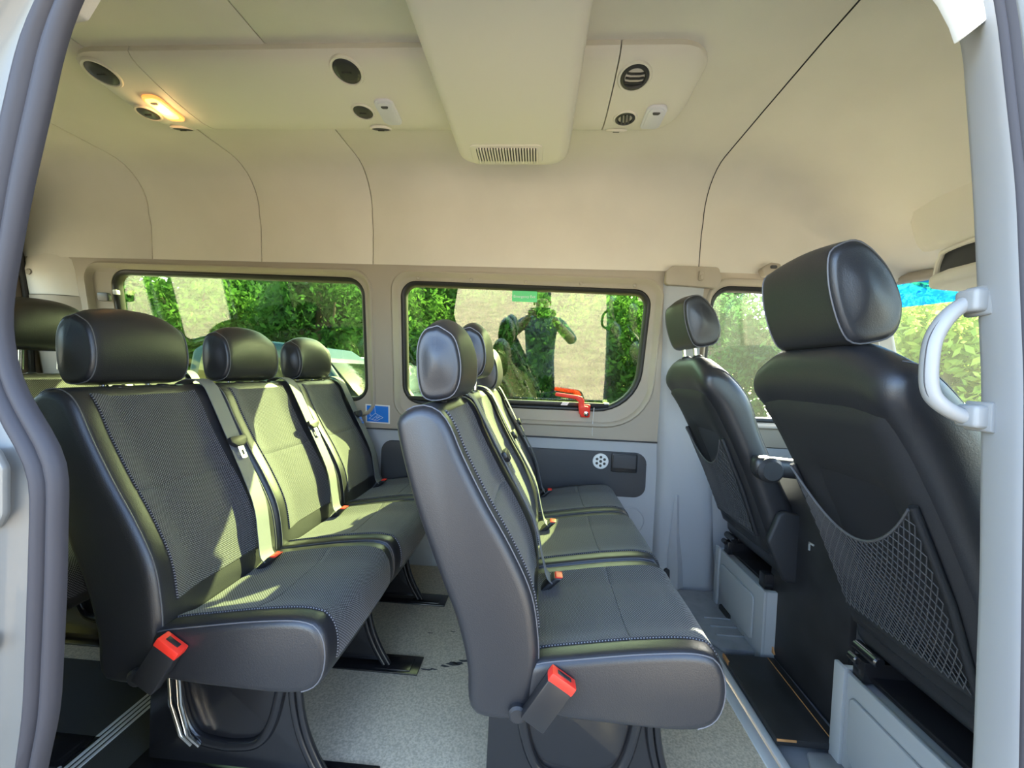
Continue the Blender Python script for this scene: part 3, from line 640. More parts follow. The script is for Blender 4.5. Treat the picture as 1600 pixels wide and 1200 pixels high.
def bench(x0, label, heads, group='three-seat benches'):
    r = thing('bench_seat', (x0, 1.44, 0), label, 'bench seat', group)
    first = {}
    for k, sy in enumerate(SY):
        if not first:
            o = (x0, 1.44 + sy, 0)
            c = obj('cushion', BC.vf(o), 'leather', r, smooth=60)
            a = BC.near(.398, .50); b1 = BC.near(.22, .53); b2 = BC.near(.022, .494); fr = BC.near(.411, .43)
            i0, i1 = 5, len(BC.y) - 6
            v, uv = BC.insert(i0, i1, fr, b1, o, seam=(1,)); obj('fabric_insert', v, 'fabric', c, uv=uv, smooth=60)
            v, uv = BC.insert(i0, i1, b1, b2, o, seam=(0,)); obj('fabric_insert', v, 'fabric', c, uv=uv, smooth=60)
            for i in (2, len(BC.y) - 3): obj('piping', tube(BC.line(i, BC.near(.36, .374), BC.near(.02, .492), o), .0016, 5), 'piping', c)
            b = obj('backrest', BB.vf(o), 'leather', r, smooth=60)
            j0, j1, j2 = BB.near(.02, .545), BB.near(-.075, .785), BB.near(-.196, 1.008)
            v, uv = BB.insert(5, len(BB.y) - 7, j0, j1, o, seam=(1,)); obj('fabric_insert', v, 'fabric', b, uv=uv, smooth=60)
            v, uv = BB.insert(5, len(BB.y) - 7, j1, j2, o, seam=(0,)); obj('fabric_insert', v, 'fabric', b, uv=uv, smooth=60)
            for i in (3, len(BB.y) - 4): obj('piping', tube(BB.line(i, BB.near(.028, .49), BB.near(-.27, 1.01), o), .0016, 5), 'piping', b)
            h = obj('headrest', BH.vf(o), 'leather', r, smooth=70)
            for i in (3, len(BH.y) - 4): obj('piping', tube(BH.loop(i, o), .0016, 5, True), 'piping', h)
            for s in (-.06, .06):
                obj('post', cyl((x0 - .235, o[1] + s, .95), (x0 - .235, o[1] + s, 1.06), .007), 'chrome', h)
                obj('post_collar', lathe((x0 - .235, o[1] + s, 1.012), (0, 0, 1), [(.016, 0), (.016, .010), (.011, .014), (0, .014)], 12), 'blackp', b)
            # belt over the shoulder, down to the buckle
            pth = crom([(-.31, .178, .99), (-.285, .178, 1.022), (-.240, .178, 1.038), (-.195, .176, 1.022), (-.158, .172, .965), (-.085, .160, .835), (.005, .138, .68), (.034, .125, .58), (.050, .115, .525), (.07, .11, .507)], 4)
            bl = obj('seat_belt', sweep([(x0 + p[0], o[1] + p[1], p[2]) for p in pth], [(-.026, -.0011), (.026, -.0011), (.026, .0011), (-.026, .0011)], (0, 1, 0)), 'belt', r, smooth=40)
            ct = Vector((x0 - .088, o[1] + .163, .852)); dr = Vector((.09, -.02, -.155)).normalized()
            nn = Vector((.86, 0, .5)); sd = Vector((0, 1, 0))
            def tp(a, b_, d): return tuple(ct + sd * a + dr * b_ + nn * d)
            tg = obj('belt_tongue', prism(rpoly([(-.034, -.012), (.034, -.012), (.034, .006), (.016, .022), (-.016, .022), (-.034, .006)], .005, 3), -.004, .010, tp, .003), 'blackp', bl)
            obj('tongue_plate', plate(rrect(-.011, .011, .018, .062, .004, 3), [rrect(-.005, .005, .034, .052, .002, 3)], .001, .004, tp), 'chrome', bl)
            # buckles behind the cushion
            bk = obj('buckle', xform(box(-.012, .012, -.022, .022, 0, .07, .005), lambda a, b_, c_: (x0 + .045 + a + c_ * .55, o[1] + .11 + b_, .485 + c_ * .55)), 'blackp', r)
            obj('release_button', xform(box(-.010, .010, -.018, .018, .062, .074, .003), lambda a, b_, c_: (x0 + .046 + a + c_ * .55, o[1] + .11 + b_, .4855 + c_ * .55)), 'red', bk)
            # pressed-steel leg
            LP = [(-.155, .40), (-.16, .02)] + [tuple(q) for q in crom([(.33, .02), (.30, .07), (.272, .14), (.255, .22), (.25, .30), (.255, .40)], 4)]
            lg = obj('leg', prism(LP, -.012, .012, lambda a, b_, d: (x0 + a, o[1] - .03 + d, b_), .004), 'blackm', r, smooth=40)
            obj('leg_bead', merge(*[tube([(x0 + q[0] - g, o[1] - .03 + e, q[1]) for q in crom([(.345, .012), (.31, .07), (.28, .14), (.262, .22), (.257, .30), (.26, .39)], 5)], .009, 8) for g, e in ((0, -.014), (.018, -.016))]), 'blackm', lg, smooth=60)
            for px in ((-.10, .40), (.235, .40)):
                s = 1 if px[0] < 0 else -1
                obj('leg_rib', tube([(x0 + a, o[1] - .046, b_) for a, b_ in crom([(px[0] + s * .0, .36), (px[0] + s * .02, .27), (px[0] + s * .045, .16), (px[0] + s * .085, .10), (.07, .085)], 5)], .014, 8), 'blackm', lg, smooth=60)
            obj('floor_plate', merge(box(x0 - .20, x0 + .46, o[1] - .075, o[1] + .015, .0, .006, .002), box(x0 + .30, x0 + .43, o[1] - .065, o[1] + .0, .004, .010, .002)), 'blackm', r)
            first = dict(cushion=c, backrest=b, headrest=h, belt=bl, buckle=bk, leg=lg, plate=[q for q in COL.objects if q.parent == r and q.name.startswith('floor_plate')][0])
            h.location.z += heads[0]
        else:
            for nme, q in first.items():
                cc_ = copy_tree(q, r, (0, sy - SY[0], 0))
                if nme == 'headrest': cc_.location.z = heads[k]
    # outer buckle and pivot cap on the aisle side
    y = 1.44 - .42 - W / 2
    def bm_(a, b_, c_): a_ = math.radians(32); q = (a * math.cos(a_) + c_ * math.sin(a_), -a * math.sin(a_) + c_ * math.cos(a_)); return (x0 + .018 + q[0], y - .014 + b_, .385 + q[1])
    ob = obj('buckle', xform(box(-.028, .028, -.015, .012, 0, .105, .004), bm_), 'blackp', r)
    rb = obj('release_button', xform(box(-.029, .029, -.0155, .0125, .098, .118, .003), bm_), 'red', ob)
    obj('tongue_slot', xform(box(-.016, .016, -.006, .004, .113, .1195, .001), bm_), 'blackp', ob)
    obj('pivot_cap', lathe((x0 - .012, y + .01, .392), (0, -1, 0), [(.019, 0), (.019, .022), (.014, .026), (0, .026)], 20), 'shell', r)
    return r
b1 = bench(0, 'black three-seat bench directly behind the front seats', (0, .045, -.015))
SRC = b1
LEGS = [o for o in COL.objects if o.parent == b1 and (o.name.split('.')[0] in ('leg', 'floor_plate'))]
def rebench(x0, label, heads):
    c = copy_tree(SRC, None, (x0, 0, 0)); c['label'] = label
    hs = sorted([o for o in COL.objects if o.parent == c and o.name.startswith('headrest')], key=lambda o: o.location.y)
    for o, z in zip(hs, heads): o.location.z = z; o.location.x += -.045
    return c
b2 = rebench(PITCH, 'black three-seat bench with the sunlit centre seat, behind the first bench', (0, 0, 0))
b3 = rebench(PITCH * 2 + .02, 'rearmost black bench, mostly hidden behind the sunlit bench and door seal', (.05, .085, .05))
for o in LEGS: o.location.x += .07
# chrome fold lever on the second bench's leg
for q in (0, .022):
    obj('fold_lever', tube([(PITCH - .085 + q * 1.2, 1.44 - .42 - .062, .275), (PITCH - .075 + q * 1.2, 1.44 - .42 - .066, .20), (PITCH - .045 + q, 1.44 - .42 - .068, .12), (PITCH - .02 + q, 1.44 - .42 - .062, .09)], .005, 8), 'chrome', b2)

# ------------------------------------------------------------------ front seats
FB = [(.93, .43), (.99, .40), (1.04, .45), (1.03, .52), (.985, .62), (.93, .72), (.885, .82), (.84, .92), (.80, 1.04), (.76, 1.12), (.71, 1.175), (.655, 1.192), (.618, 1.172), (.617, 1.10), (.66, 1.02), (.715, .92), (.765, .82), (.815, .71), (.86, .60), (.895, .51)]
FH = [(.61, 1.19), (.665, 1.188), (.70, 1.21), (.706, 1.27), (.680, 1.34), (.635, 1.39), (.595, 1.395), (.565, 1.365), (.572, 1.28)]
FC = [(.98, .36), (1.2, .34), (1.38, .35), (1.44, .40), (1.45, .46), (1.40, .515), (1.25, .51), (1.05, .485), (.97, .47), (.94, .42)]
FBB = Body(FB, .47, .05, 80, 11, lambda t, p, n: -.03 * (1 - sm(.3, .8, abs(t))) * sm(.2, .8, n[0]), 5)
for i_, y_ in enumerate(FBB.y):
    for q_ in FBB.G[i_]: q_[2] -= .055 * sm(.40, 1.05, abs(y_) / .235) * sm(.96, 1.19, q_[2])
for i_, y_ in enumerate(BB.y):
    for q_ in BB.G[i_]: q_[2] -= .018 * sm(.5, 1.05, abs(y_) / (W / 2)) * sm(.92, 1.02, q_[2])
FHH = Body(FH, .250, .022, 44, 9, lambda t, p, n: -.012 * t * t * sm(0, .9, n[1]), 6, .72, .012); FCC = Body(FC, .47, .035, 50, 7)
def front_seat(yc, label, hz, driver):
    r = thing('front_seat', (.95, yc, 0), label, 'seat', 'front seats'); o = (0, yc, 0)
    c = obj('cushion', FCC.vf(o), 'leather', r, smooth=60)
    b = obj('backrest', FBB.vf(o), 'leather', r, smooth=60)
    for i in (4, len(FBB.y) - 5): obj('piping', tube(FBB.line(i, FBB.near(.985, .62), FBB.near(.66, 1.19), o), .0014, 5), 'piping', b)
    # hard back shell following the rear face
    J = FBB.js(FBB.near(.640, 1.055), FBB.near(.93, .43)); rows = []
    ii = list(range(4, len(FBB.y) - 4))
    for a, i in enumerate(ii):
        row = []
        for k, j in enumerate(J):
            e = min(a, len(ii) - 1 - a, k, len(J) - 1 - k); t = abs(FBB.y[i]) / .235; q = k / (len(J) - 1)
            h = (-.004, .010, .014)[min(e, 2)] + (-.020 * (1 - sm(.35, .62, t)) * sm(.18, .34, q) * (1 - sm(.9, 1., q)) if e > 1 else 0)
            row.append(tuple(FBB.G[i][j] + FBB.normal(i, j) * h + np.array(o)))
        rows.append(row)
    obj('back_shell', strip(rows), 'shell', r, smooth=60)
    h = obj('headrest', FHH.vf((0, yc - .02, hz)), 'leather', r, smooth=70)
    for i in (4, len(FHH.y) - 5): obj('piping', tube(FHH.loop(i, (0, yc - .02, hz)), .0018, 5, True), 'piping', h)
    for s in (-.07, .05):
        obj('post', cyl((.655, yc + s, 1.12), (.63, yc + s, 1.23 + hz), .0075), 'chrome', h)
        obj('post_collar', lathe((.652, yc + s, 1.184), (-.15, 0, 1), [(.02, 0), (.02, .010), (.013, .016), (0, .016)], 14), 'blackp', b)
    # net pocket on the shell
    def bp_(u, v, off=.016):  # u across -1..1, v down 0..1 on the back
        z = .87 - v * .36; j = min(J, key=lambda q: abs(FBB.p[q][1] - z)); x = float(np.interp(z, [.40, .51, .60, .71, .82, .92], [.95, .895, .86, .815, .765, .715])) - off
        return (x, yc + u * .19, z)
    nf = obj('net_frame', merge(tube([bp_(.93, -.02, .02), bp_(.90, .5, .02), bp_(.82, 1, .018)], .008, 8), tube([bp_(-.93, -.02, .02), bp_(-.90, .5, .02), bp_(-.82, 1, .018)], .008, 8), tube([bp_(.82, 1, .018), bp_(0, 1.02, .018), bp_(-.82, 1, .018)], .012, 8)), 'shell', r, smooth=60)
    net = []
    def npnt(u, v):  # sagging net surface
        sag = .34 * (1 - u * u); vv = sag + (1 - sag) * v; q = bp_(u * (.92 - .1 * vv), vv, .030 + .02 * (1 - u * u) * (1 - v)); return q
    NX = 22
    for k in range(-12, NX + 1):
        for sgn in (1, -1):
            pts = []
            lo_, hi_ = max(0, -k / 12), min(1, (NX - k) / 12)
            for q in np.linspace(lo_, hi_, 13) if hi_ - lo_ > .04 else []:
                u = -1 + 2 * (k + 12 * q) / NX; pts.append(npnt(u * sgn, q))
            if len(pts) > 2: net.append(tube(pts, .0011, 4))
    obj('net_mesh', merge(*net), 'net', nf, smooth=60, kind='stuff')
    obj('net_hem', tube([npnt(u, 0) for u in np.linspace(-1, 1, 20)], .003, 6), 'net', nf, smooth=60)
    # steel pedestal
    y0, y1 = yc - (.165 if driver else .235), yc + .235
    pd = obj('pedestal', merge(box(.93, 1.36, y0 + .02, y1 - .02, .02, .27, .004), box(.915, .93, y0, y1, .0, .285, .004), box(.925, 1.38, y0, y0 + .02, 0, .285, .004), box(.925, 1.38, y1 - .02, y1, 0, .285, .004)), 'steel', r)
    obj('pressed_panel', prism(rpoly([(y0 + .06, .05), (y1 - .07, .05), (y1 - .055, .085), (y1 - .055, .235), (y0 + .06, .235)], .02, 5), .0, -.010, lambda a, b_, d: (.915 + d, a, b_), .007), 'steel', pd, smooth=40)
    obj('corner_flange', box(.905, .918, y1 - .035, y1 + .004, 0, .295, .003), 'steel', pd)
    obj('cable_hole', prism(rrect(y1 - .16, y1 - .07, .012, .05, .018, 5), .0, -.012, lambda a, b_, d: (.9145 + d, a, b_)), 'brubber', pd)
    obj('seat_slider', merge(box(.93, 1.36, y0 + .03, y0 + .07, .28, .34, .004), box(.93, 1.36, y1 - .07, y1 - .03, .28, .34, .004), box(.95, 1.3, y0 + .07, y1 - .07, .285, .30, .003)), 'blackm', r)
    for ya, yb in ((y0 + .01, y0 + .04), (y1 - .04, y1 - .01)): obj('recliner', cyl((1.0, ya, .42), (1.0, yb, .42), .05), 'blackm', r)
    obj('recliner_link', tube([(.95, y1 - .05, .30), (.97, y1 - .04, .36), (1.0, y1 - .03, .42)], .014, 8), 'blackm', r)
    obj('recliner_bolt', cyl((.93, y1 - .05, .33), (.93, y1 - .02, .33), .012), 'blackm', r)
    obj('recliner_spring', cyl((.945, y1 - .10, .36), (.945, y1 - .02, .36), .016), 'blackm', r)
    if driver:
        obj('armrest', xform(box(-.05, .30, -.028, .028, -.035, .035, .025, 4), lambda a, b_, d: (.83 + a, yc - .275 + b_, .80 + d - a * .05)), 'leather', r, smooth=50)
        obj('armrest_pivot', cyl((.835, yc - .312, .79), (.835, yc - .24, .79), .045, 20), 'shell', r)
        obj('side_cover', prism(rpoly([(.93, .37), (1.35, .37), (1.35, .45), (1.05, .46), (.98, .62), (.90, .64), (.86, .52)], .03, 5), yc - .262, yc - .235, lambda a, b_, d: (a, d, b_), .01), 'shell', r, smooth=45)
    return r
front_seat(.965, 'black front passenger seat with net pocket, nearest the grab handle', 0, False)
front_seat(1.745, 'black driver seat with raised headrest on chrome posts by the far cab door', .045, True)

# ------------------------------------------------------------------ loose boards, grab handle, lever, stickers
pb = thing('partition_board', (.98, 1.44, 0), 'upright black plywood board standing between the front seats', 'board')
obj('panel', box(.965, .985, 1.23, 1.63, .03, .80, .002), 'ply', pb)
obj('side_panel', box(.985, 1.30, 1.60, 1.62, .03, .76, .002), 'ply', pb)
obj('corner_bracket', merge(box(.961, .965, 1.40, 1.424, .548, .554, .0005), box(.961, .965, 1.418, 1.424, .525, .554, .0005)), 'steel', pb)
fb = thing('floor_board', (.84, 1.38, 0), 'black plywood board with bare orange edge lying flat on the cab floor', 'board')
def fm(x, y, z): return (.845 + (x) * 1 + (y) * .02, 1.385 + y, .022 + z)
obj('board', xform(box(-.085, .105, -.185, .175, .0, .020, .002), fm), 'ply', fb)
obj('raw_edge', xform(box(.078, .081, -.182, .172, .017, .0212, .0005), fm), 'wood', fb)
obj('chipped_edge', xform(box(-.087, -.080, .13, .176, .006, .0212, .001), fm), 'wood', fb)
obj('chipped_edge', xform(box(-.086, -.03, -.1875, -.1845, .014, .0206, .0005), fm), 'wood', fb)
obj('broken_corner', xform(prism([(.0, .0), (.035, .0), (.0, .05)], 0, .006, lambda a, b, d: (a, b, d)), lambda x, y, z: (.955 + z, 1.60 - x, .05 + y)), 'wood', fb)
obj('support_cleat', xform(box(-.07, .09, -.16, .15, -.022, .0, .001), fm), 'ply', fb)

gh = thing('grab_handle', (.61, .60, 1.05), 'light grey grab handle screwed to the door pillar', 'handle')
hp = crom([(.625, .592, 1.226), (.604, .60, 1.226), (.580, .603, 1.208), (.564, .605, 1.180), (.558, .605, 1.150), (.560, .605, 1.103), (.574, .603, 1.079), (.606, .60, 1.062), (.632, .592, 1.062)], 6)
obj('bar', sweep(hp, [(.0105 * math.cos(a), .0105 * math.sin(a)) for a in np.linspace(0, 2 * math.pi, 14, endpoint=False)], (0, 1, 0)), 'handle', gh, smooth=60)
obj('bar_seam', tube([(x - .0098, y - .0042, z) for x, y, z in hp[12:37]], .0007, 4), 'dark', gh)
for z, dx in ((1.225, 0), (1.064, .011)):
    obj('mounting_cap', prism(rrect(.590 + dx, .613 + dx, z - .016, z + .016, .006, 5), .582, .612, lambda a, b, d: (a, d, b), .005), 'handle', gh, smooth=50)
    obj('mounting_flange', prism(rrect(.606 + dx, .617 + dx, z - .021, z + .021, .004, 4), .578, .614, lambda a, b, d: (a, d, b), .002), 'handle', gh)

lv = thing('emergency_lever', (.26, WY(.93), .88), 'bright red emergency release lever on the sill of the exit window', 'lever')
obj('arm', prism(rpoly([(.095, .985), (.205, .972), (.222, .955), (.222, .925), (.228, .895), (.245, .878), (.275, .882), (.282, .90), (.272, .935), (.250, .938), (.250, .965), (.238, .985), (.215, .992), (.10, 1.003)], .006, 4), -.012, -.028, wm, .003), 'red', lv, smooth=40)
obj('pivot_screw', lathe((.263, WY(.895) - .028, .897), (0, -1, -.15), [(.013, 0), (.013, .004), (.009, .006), (0, .006)], 16), 'chrome', lv)
obj('bracket', prism(rpoly([(.235, .875), (.285, .875), (.285, .945), (.250, .945)], .006, 3), -.012, .012, wm, .002), 'red', lv)
obj('safety_cord', tube([(.305, WY(.93) - .01, .93), (.303, WY(.84) - .006, .84), (.306, WY(.775) - .004, .775)], .0015, 5), 'white', lv)

st = thing('pictogram_sticker', (-.87, WY(.80), .79), 'square blue sticker with white folding-table line drawing on the window pillar', 'sticker')
obj('white_border', prism([(-.942, .788), (-.805, .786), (-.803, .890), (-.940, .892)], .0, -.0015, wm), 'white', st)
obj('blue_field', prism([(-.934, .795), (-.813, .793), (-.811, .883), (-.932, .885)], -.0015, -.0022, wm), 'blue', st)
def ln(p, q, w_=.0016):
    p, q = np.array(p), np.array(q); d = q - p; d /= np.linalg.norm(d); n = np.array([-d[1], d[0]]) * w_ / 2
    return prism([tuple(p - n), tuple(q - n), tuple(q + n), tuple(p + n)], -.0022, -.0028, wm)
L2 = [((-.917, .868), (-.887, .880)), ((-.887, .880), (-.885, .842)), ((-.917, .868), (-.915, .828)), ((-.885, .842), (-.842, .820)), ((-.842, .820), (-.880, .800)), ((-.880, .800), (-.922, .812)), ((-.922, .812), (-.885, .842)), ((-.915, .828), (-.905, .833)), ((-.872, .832), (-.905, .808)), ((-.858, .826), (-.892, .803)), ((-.882, .818), (-.868, .824)), ((-.868, .824), (-.862, .820))]
obj('line_drawing', merge(*[ln(*q) for q in L2]), 'white', st)
es = thing('exit_sticker', (-.085, WY(1.5), 1.47), 'small green sticker with white lettering at the top of the exit window', 'sticker')
obj('green_field', prism([(-.150, 1.472), (-.020, 1.470), (-.020, 1.530), (-.150, 1.533)], .054, .0525, wm), 'green', es)
text('Emergency Exit', .0185, lambda x, y, z: wm(-.085 + x, 1.497 + y, .0523 - z), 'white', es)

# ------------------------------------------------------------------ outside: trees, parked cars
def crown(n, rx, ry, rz, size, seed):
    g = np.random.default_rng(seed); d = g.normal(size=(n, 3)); d /= np.linalg.norm(d, axis=1)[:, None]
    # lumpy: clusters around sub-centres
    k = 46; cd_ = g.normal(size=(k, 3)); cd_ /= np.linalg.norm(cd_, axis=1)[:, None]; cc_ = cd_ * (g.random((k, 1)) ** .4) * .82
    own = g.integers(0, k, n); p = cc_[own] + d * (g.random((n, 1)) ** .5) * .30
    p = p * np.array([rx, ry, rz]); a = g.normal(size=(n, 3)); a /= np.linalg.norm(a, axis=1)[:, None]
    b = np.cross(a, g.normal(size=(n, 3))); b /= np.linalg.norm(b, axis=1)[:, None]; s = size * (.6 + .8 * g.random((n, 1)))
    v = np.stack([p - a * s, p + b * s * .42, p + a * s, p - b * s * .42], 1).reshape(-1, 3)
    return v, (np.arange(n * 4).reshape(-1, 4)).tolist()
def fast_mesh(name, v, nq, m):
    me = bpy.data.meshes.new(name); me.vertices.add(len(v)); me.vertices.foreach_set('co', v.ravel()); me.loops.add(nq * 4); me.polygons.add(nq)
    me.loops.foreach_set('vertex_index', np.arange(nq * 4)); me.polygons.foreach_set('loop_start', np.arange(0, nq * 4, 4)); me.update(); me.validate(); me.materials.append(M[m]); return me
NL = 15000
CR = {m: [fast_mesh('crown', crown(NL, 1.9, 1.5, 2.1, .075, 11 + 3 * k)[0], NL, m) for k in range(2)] for m in ('leaf', 'leafd', 'leafy')}
def trunk_mesh():
    v, f = merge(tube([(0, 0, -.1), (.03, .02, 1.0), (-.02, .03, 2.0), (.02, 0, 3.2)], [.13, .10, .08, .04], 8), tube([(0, .02, 1.5), (.4, .2, 2.2), (.8, .3, 2.9)], [.06, .045, .02], 6), tube([(0, .02, 1.3), (-.4, -.1, 2.0), (-.8, .1, 2.8)], [.06, .045, .02], 6))
    me = bpy.data.meshes.new('trunk'); me.from_pydata([tuple(p) for p in v], [], f); me.shade_smooth(); me.materials.append(M['bark']); return me
TM = trunk_mesh()
def tree(x, y, s, m, k, rz, label, group='trees outside the van'):
    r = thing('leafy_tree', (x, y, -.70), label, 'tree', group)
    c = bpy.data.objects.new('crown', CR[m][k]); COL.objects.link(c); c.parent = r; c.location = (0, 0, 1.95 * s); c.scale = (s, s, s); c.rotation_euler = (0, 0, rz)
    t = bpy.data.objects.new('trunk', TM); COL.objects.link(t); t.parent = r; t.scale = (s, s, s); t.rotation_euler = (0, 0, rz)
    return r
ORD = ['first', 'second', 'third', 'fourth', 'fifth', 'sixth', 'seventh', 'eighth', 'ninth', 'tenth', 'eleventh', 'twelfth']
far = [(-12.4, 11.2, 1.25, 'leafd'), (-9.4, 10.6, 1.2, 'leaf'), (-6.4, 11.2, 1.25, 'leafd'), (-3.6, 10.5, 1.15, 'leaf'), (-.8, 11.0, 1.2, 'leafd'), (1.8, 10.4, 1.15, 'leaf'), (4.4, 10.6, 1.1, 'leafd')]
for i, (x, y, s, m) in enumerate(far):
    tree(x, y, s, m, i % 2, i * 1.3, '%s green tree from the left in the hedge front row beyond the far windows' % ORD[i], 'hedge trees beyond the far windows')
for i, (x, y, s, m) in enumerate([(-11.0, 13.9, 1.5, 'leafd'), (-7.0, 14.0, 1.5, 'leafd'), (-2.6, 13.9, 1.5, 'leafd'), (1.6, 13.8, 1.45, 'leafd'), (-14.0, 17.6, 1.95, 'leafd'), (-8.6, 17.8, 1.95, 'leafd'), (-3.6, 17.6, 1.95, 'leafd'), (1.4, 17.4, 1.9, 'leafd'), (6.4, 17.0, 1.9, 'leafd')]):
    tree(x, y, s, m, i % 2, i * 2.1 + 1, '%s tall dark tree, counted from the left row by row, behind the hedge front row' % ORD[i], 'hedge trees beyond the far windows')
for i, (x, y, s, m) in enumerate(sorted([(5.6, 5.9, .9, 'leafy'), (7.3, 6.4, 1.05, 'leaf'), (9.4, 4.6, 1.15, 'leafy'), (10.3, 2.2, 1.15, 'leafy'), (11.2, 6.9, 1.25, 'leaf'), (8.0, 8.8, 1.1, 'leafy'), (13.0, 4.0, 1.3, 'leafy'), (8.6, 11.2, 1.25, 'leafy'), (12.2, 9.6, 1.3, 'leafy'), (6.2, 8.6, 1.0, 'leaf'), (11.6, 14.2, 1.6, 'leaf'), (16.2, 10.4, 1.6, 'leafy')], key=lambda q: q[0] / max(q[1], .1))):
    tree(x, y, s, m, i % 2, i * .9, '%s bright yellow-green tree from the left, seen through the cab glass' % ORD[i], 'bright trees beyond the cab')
def car(x, y, m, label, sc=1., flip=1, roof=2.05):
    r = thing('parked_car', (x, y, -.70), label, 'car', 'parked cars outside')
    def mp(a, b, d): return (x + a * sc * flip, y + d, -.70 + b * roof / 2.05)
    bodyp = rpoly([(-2.3, .45), (2.25, .42), (2.4, .8), (2.25, 1.10), (1.25, 1.22), (.75, 1.32), (-2.25, 1.32), (-2.42, .9)], .12, 4)
    obj('car_body', prism(bodyp, -.85, .85, mp, .06), m, r, smooth=45)
    cabp = rpoly([(-2.25, 1.30), (1.25, 1.25), (.55, 1.85), (.2, 2.0), (-.6, 2.05), (-1.8, 2.03), (-2.1, 1.9)], .14, 5)
    cb = obj('cabin', prism(cabp, -.72, .72, mp, .08), m, r, smooth=45)
    obj('side_window', prism(rpoly([(-2.0, 1.36), (.95, 1.36), (.45, 1.80), (-1.85, 1.88)], .06, 4), -.735, -.70, mp), 'carglass', cb)
    obj('side_window', prism(rpoly([(-2.0, 1.36), (.95, 1.36), (.45, 1.80), (-1.85, 1.88)], .06, 4), .70, .735, mp), 'carglass', cb)
    obj('window_post', prism([(-.62, 1.36), (-.52, 1.36), (-.54, 1.87), (-.62, 1.87)], -.742, -.70, mp), m, cb)
    obj('windscreen', xform(box(-.62, .62, -.36, .36, -.008, .008, .003), lambda a, b, d: mp(.93 - b * .80 + d, 1.56 + b * .62 + d * 1.0, a)), 'carglass', cb)
    for a in (-1.5, 1.45):
        for d in (-.86, .66):
            obj('wheel', lathe(mp(a, .36, d), (0, 1, 0), [(.26, 0), (.36, .03), (.36, .17), (.26, .2), (0, .2)], 20), 'tyre', r)
    return r
car(-3.35, 6.0, 'carblue', 'dark blue car parked outside the left window', .72, 1, 2.10)
car(-5.55, 3.9, 'carwhite', 'white car parked closest to the left window', .85, 1, 1.86)
car(-4.75, 8.0, 'carwhite', 'white car parked outside, farther off than the dark blue one', 1.0, -1, 1.98)

# ------------------------------------------------------------------ the photographer, standing just behind the camera, mirrored in the exit window
def skin(name, pts, edges, rad, m, parent, root=0, sub=2):
    me = bpy.data.meshes.new(name); org = wloc(parent)
    me.from_pydata([tuple(Vector(p) - org) for p in pts], edges, []); o = bpy.data.objects.new(name, me); COL.objects.link(o)
    md = o.modifiers.new('skin', 'SKIN'); md.use_smooth_shade = True; md.branch_smoothing = .4
    for i, sv in enumerate(me.skin_vertices[0].data):
        q = rad[i]; sv.radius = q if isinstance(q, tuple) else (q, q); sv.use_root = i == root
    s = o.modifiers.new('sub', 'SUBSURF'); s.levels = sub; s.render_levels = sub
    dg = bpy.context.evaluated_depsgraph_get(); nm_ = bpy.data.meshes.new_from_object(o.evaluated_get(dg)); bpy.data.objects.remove(o)
    nm_.name = name; nm_.materials.clear(); 
    n = bpy.data.objects.new(name, nm_); COL.objects.link(n); n.parent = parent
    for mm in (m if isinstance(m, list) else [m]): nm_.materials.append(M[mm])
    return n
PX, PY = .02, -.36
pe = thing('person', (PX, PY, -.70), 'person in grey shirt holding up a phone, mirrored in the exit window', 'person')
pts = [(PX, PY, .28), (PX, PY - .01, .50), (PX, PY, .75), (PX, PY, .92), (PX, PY + .01, 1.00), (PX, PY + .03, 1.09), (PX, PY + .05, 1.17), (PX, PY + .05, 1.25),
       (PX + .20, PY, .93), (PX + .38, PY + .06, .72), (PX + .20, PY + .24, .92), (PX + .12, PY + .30, 1.03),
       (PX - .20, PY, .93), (PX - .40, PY + .06, .74), (PX - .21, PY + .24, .93), (PX - .13, PY + .30, 1.05),
       (PX + .11, PY, .18), (PX + .14, PY + .02, -.22), (PX + .15, PY - .02, -.60), (PX + .16, PY + .13, -.665),
       (PX - .11, PY, .18), (PX - .14, PY + .02, -.22), (PX - .15, PY - .02, -.60), (PX - .16, PY + .13, -.665)]
ed = [(0, 1), (1, 2), (2, 3), (3, 4), (4, 5), (5, 6), (6, 7), (3, 8), (8, 9), (9, 10), (10, 11), (3, 12), (12, 13), (13, 14), (14, 15), (0, 16), (16, 17), (17, 18), (18, 19), (0, 20), (20, 21), (21, 22), (22, 23)]
rad = [(.20, .15), (.20, .15), (.22, .15), (.17, .11), (.06, .06), (.07, .085), (.085, .105), (.075, .09), .085, .065, .052, .038, .085, .065, .052, .038, .10, .075, .05, .04, .10, .075, .05, .04]
bo = skin('body', pts, ed, rad, ['shirt', 'skin', 'trousers'], pe)
ogn = wloc(pe)
for p in bo.data.polygons:
    z = p.center.z + ogn.z; y = p.center.y + ogn.y; x = p.center.x + ogn.x
    p.material_index = 2 if z < .30 else (1 if (z > .99 and abs(x - PX) < .11 and y < PY + .2) or y > PY + .12 else 0)
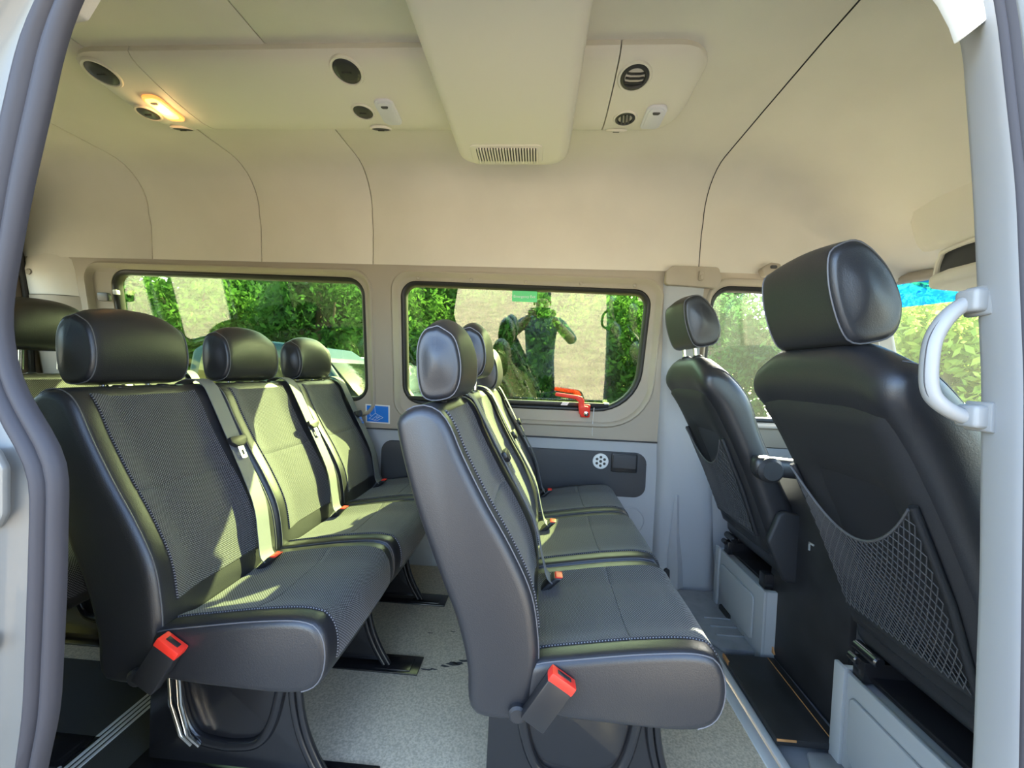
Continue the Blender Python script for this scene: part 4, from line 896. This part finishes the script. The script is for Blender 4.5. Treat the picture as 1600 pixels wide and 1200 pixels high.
obj('hair', xform(lathe((PX, PY + .035, 1.20), (0, 0, 1), [(.09, -.03), (.098, .01), (.095, .06), (.07, .10), (.03, .118), (0, .12)], 20), lambda x, y, z: (x, PY + .03 + (y - PY - .035) * 1.12 - .012, z)), 'hair', pe, smooth=70)
obj('nose', lathe((PX, PY + .145, 1.135), (0, .5, -.3), [(.022, -.02), (.018, .0), (.010, .015), (0, .02)], 10), 'skin', pe)
for s in (-1, 1):
    obj('eye', lathe((PX + s * .035, PY + .145, 1.175), (0, 1, 0), [(.013, -.01), (.010, .004), (0, .007)], 10), 'hair', pe)
    obj('ear', xform(lathe((0, 0, 0), (1, 0, 0), [(.020, -.01), (.028, 0), (.018, .012), (0, .012)], 12), lambda x, y, z: (PX + s * .09 + x, PY + .05 + y, 1.155 + z * 1.2)), 'skin', pe)
    for k in range(4):
        z = 1.055 + k * .021 + (.0 if s > 0 else .012)
        skin('finger', [(PX + s * .12, PY + .305, z), (PX + s * .115, PY + .335, z), (PX + s * .085, PY + .343, z + .002), (PX + s * .064, PY + .330, z + .002)], [(0, 1), (1, 2), (2, 3)], [.011, .0105, .0095, .008], 'skin', pe, 0, 1)
    skin('thumb', [(PX + s * .12, PY + .295, 1.05), (PX + s * .085, PY + .292, 1.075), (PX + s * .055, PY + .298, 1.095)], [(0, 1), (1, 2)], [.013, .011, .009], 'skin', pe, 0, 1)
    skin('palm', [(PX + s * .125, PY + .295, 1.04), (PX + s * .122, PY + .303, 1.085), (PX + s * .118, PY + .305, 1.12)], [(0, 1), (1, 2)], [(.028, .018), (.036, .016), (.03, .014)], 'skin', pe, 0, 1)
obj('mouth', lathe((PX, PY + .150, 1.10), (0, 1, 0), [(.02, -.01), (.014, .002), (0, .003)], 10), 'hair', pe)
ph = thing('phone', (PX, PY + .315, 1.06), 'black phone held upright in the mirrored person\'s hands', 'phone')
obj('case', box(PX - .085, PX + .085, PY + .311, PY + .320, 1.06, 1.14, .004), 'blackp', ph)
obj('screen', box(PX - .08, PX + .08, PY + .3095, PY + .311, 1.065, 1.135, .0005), 'carglass', ph)
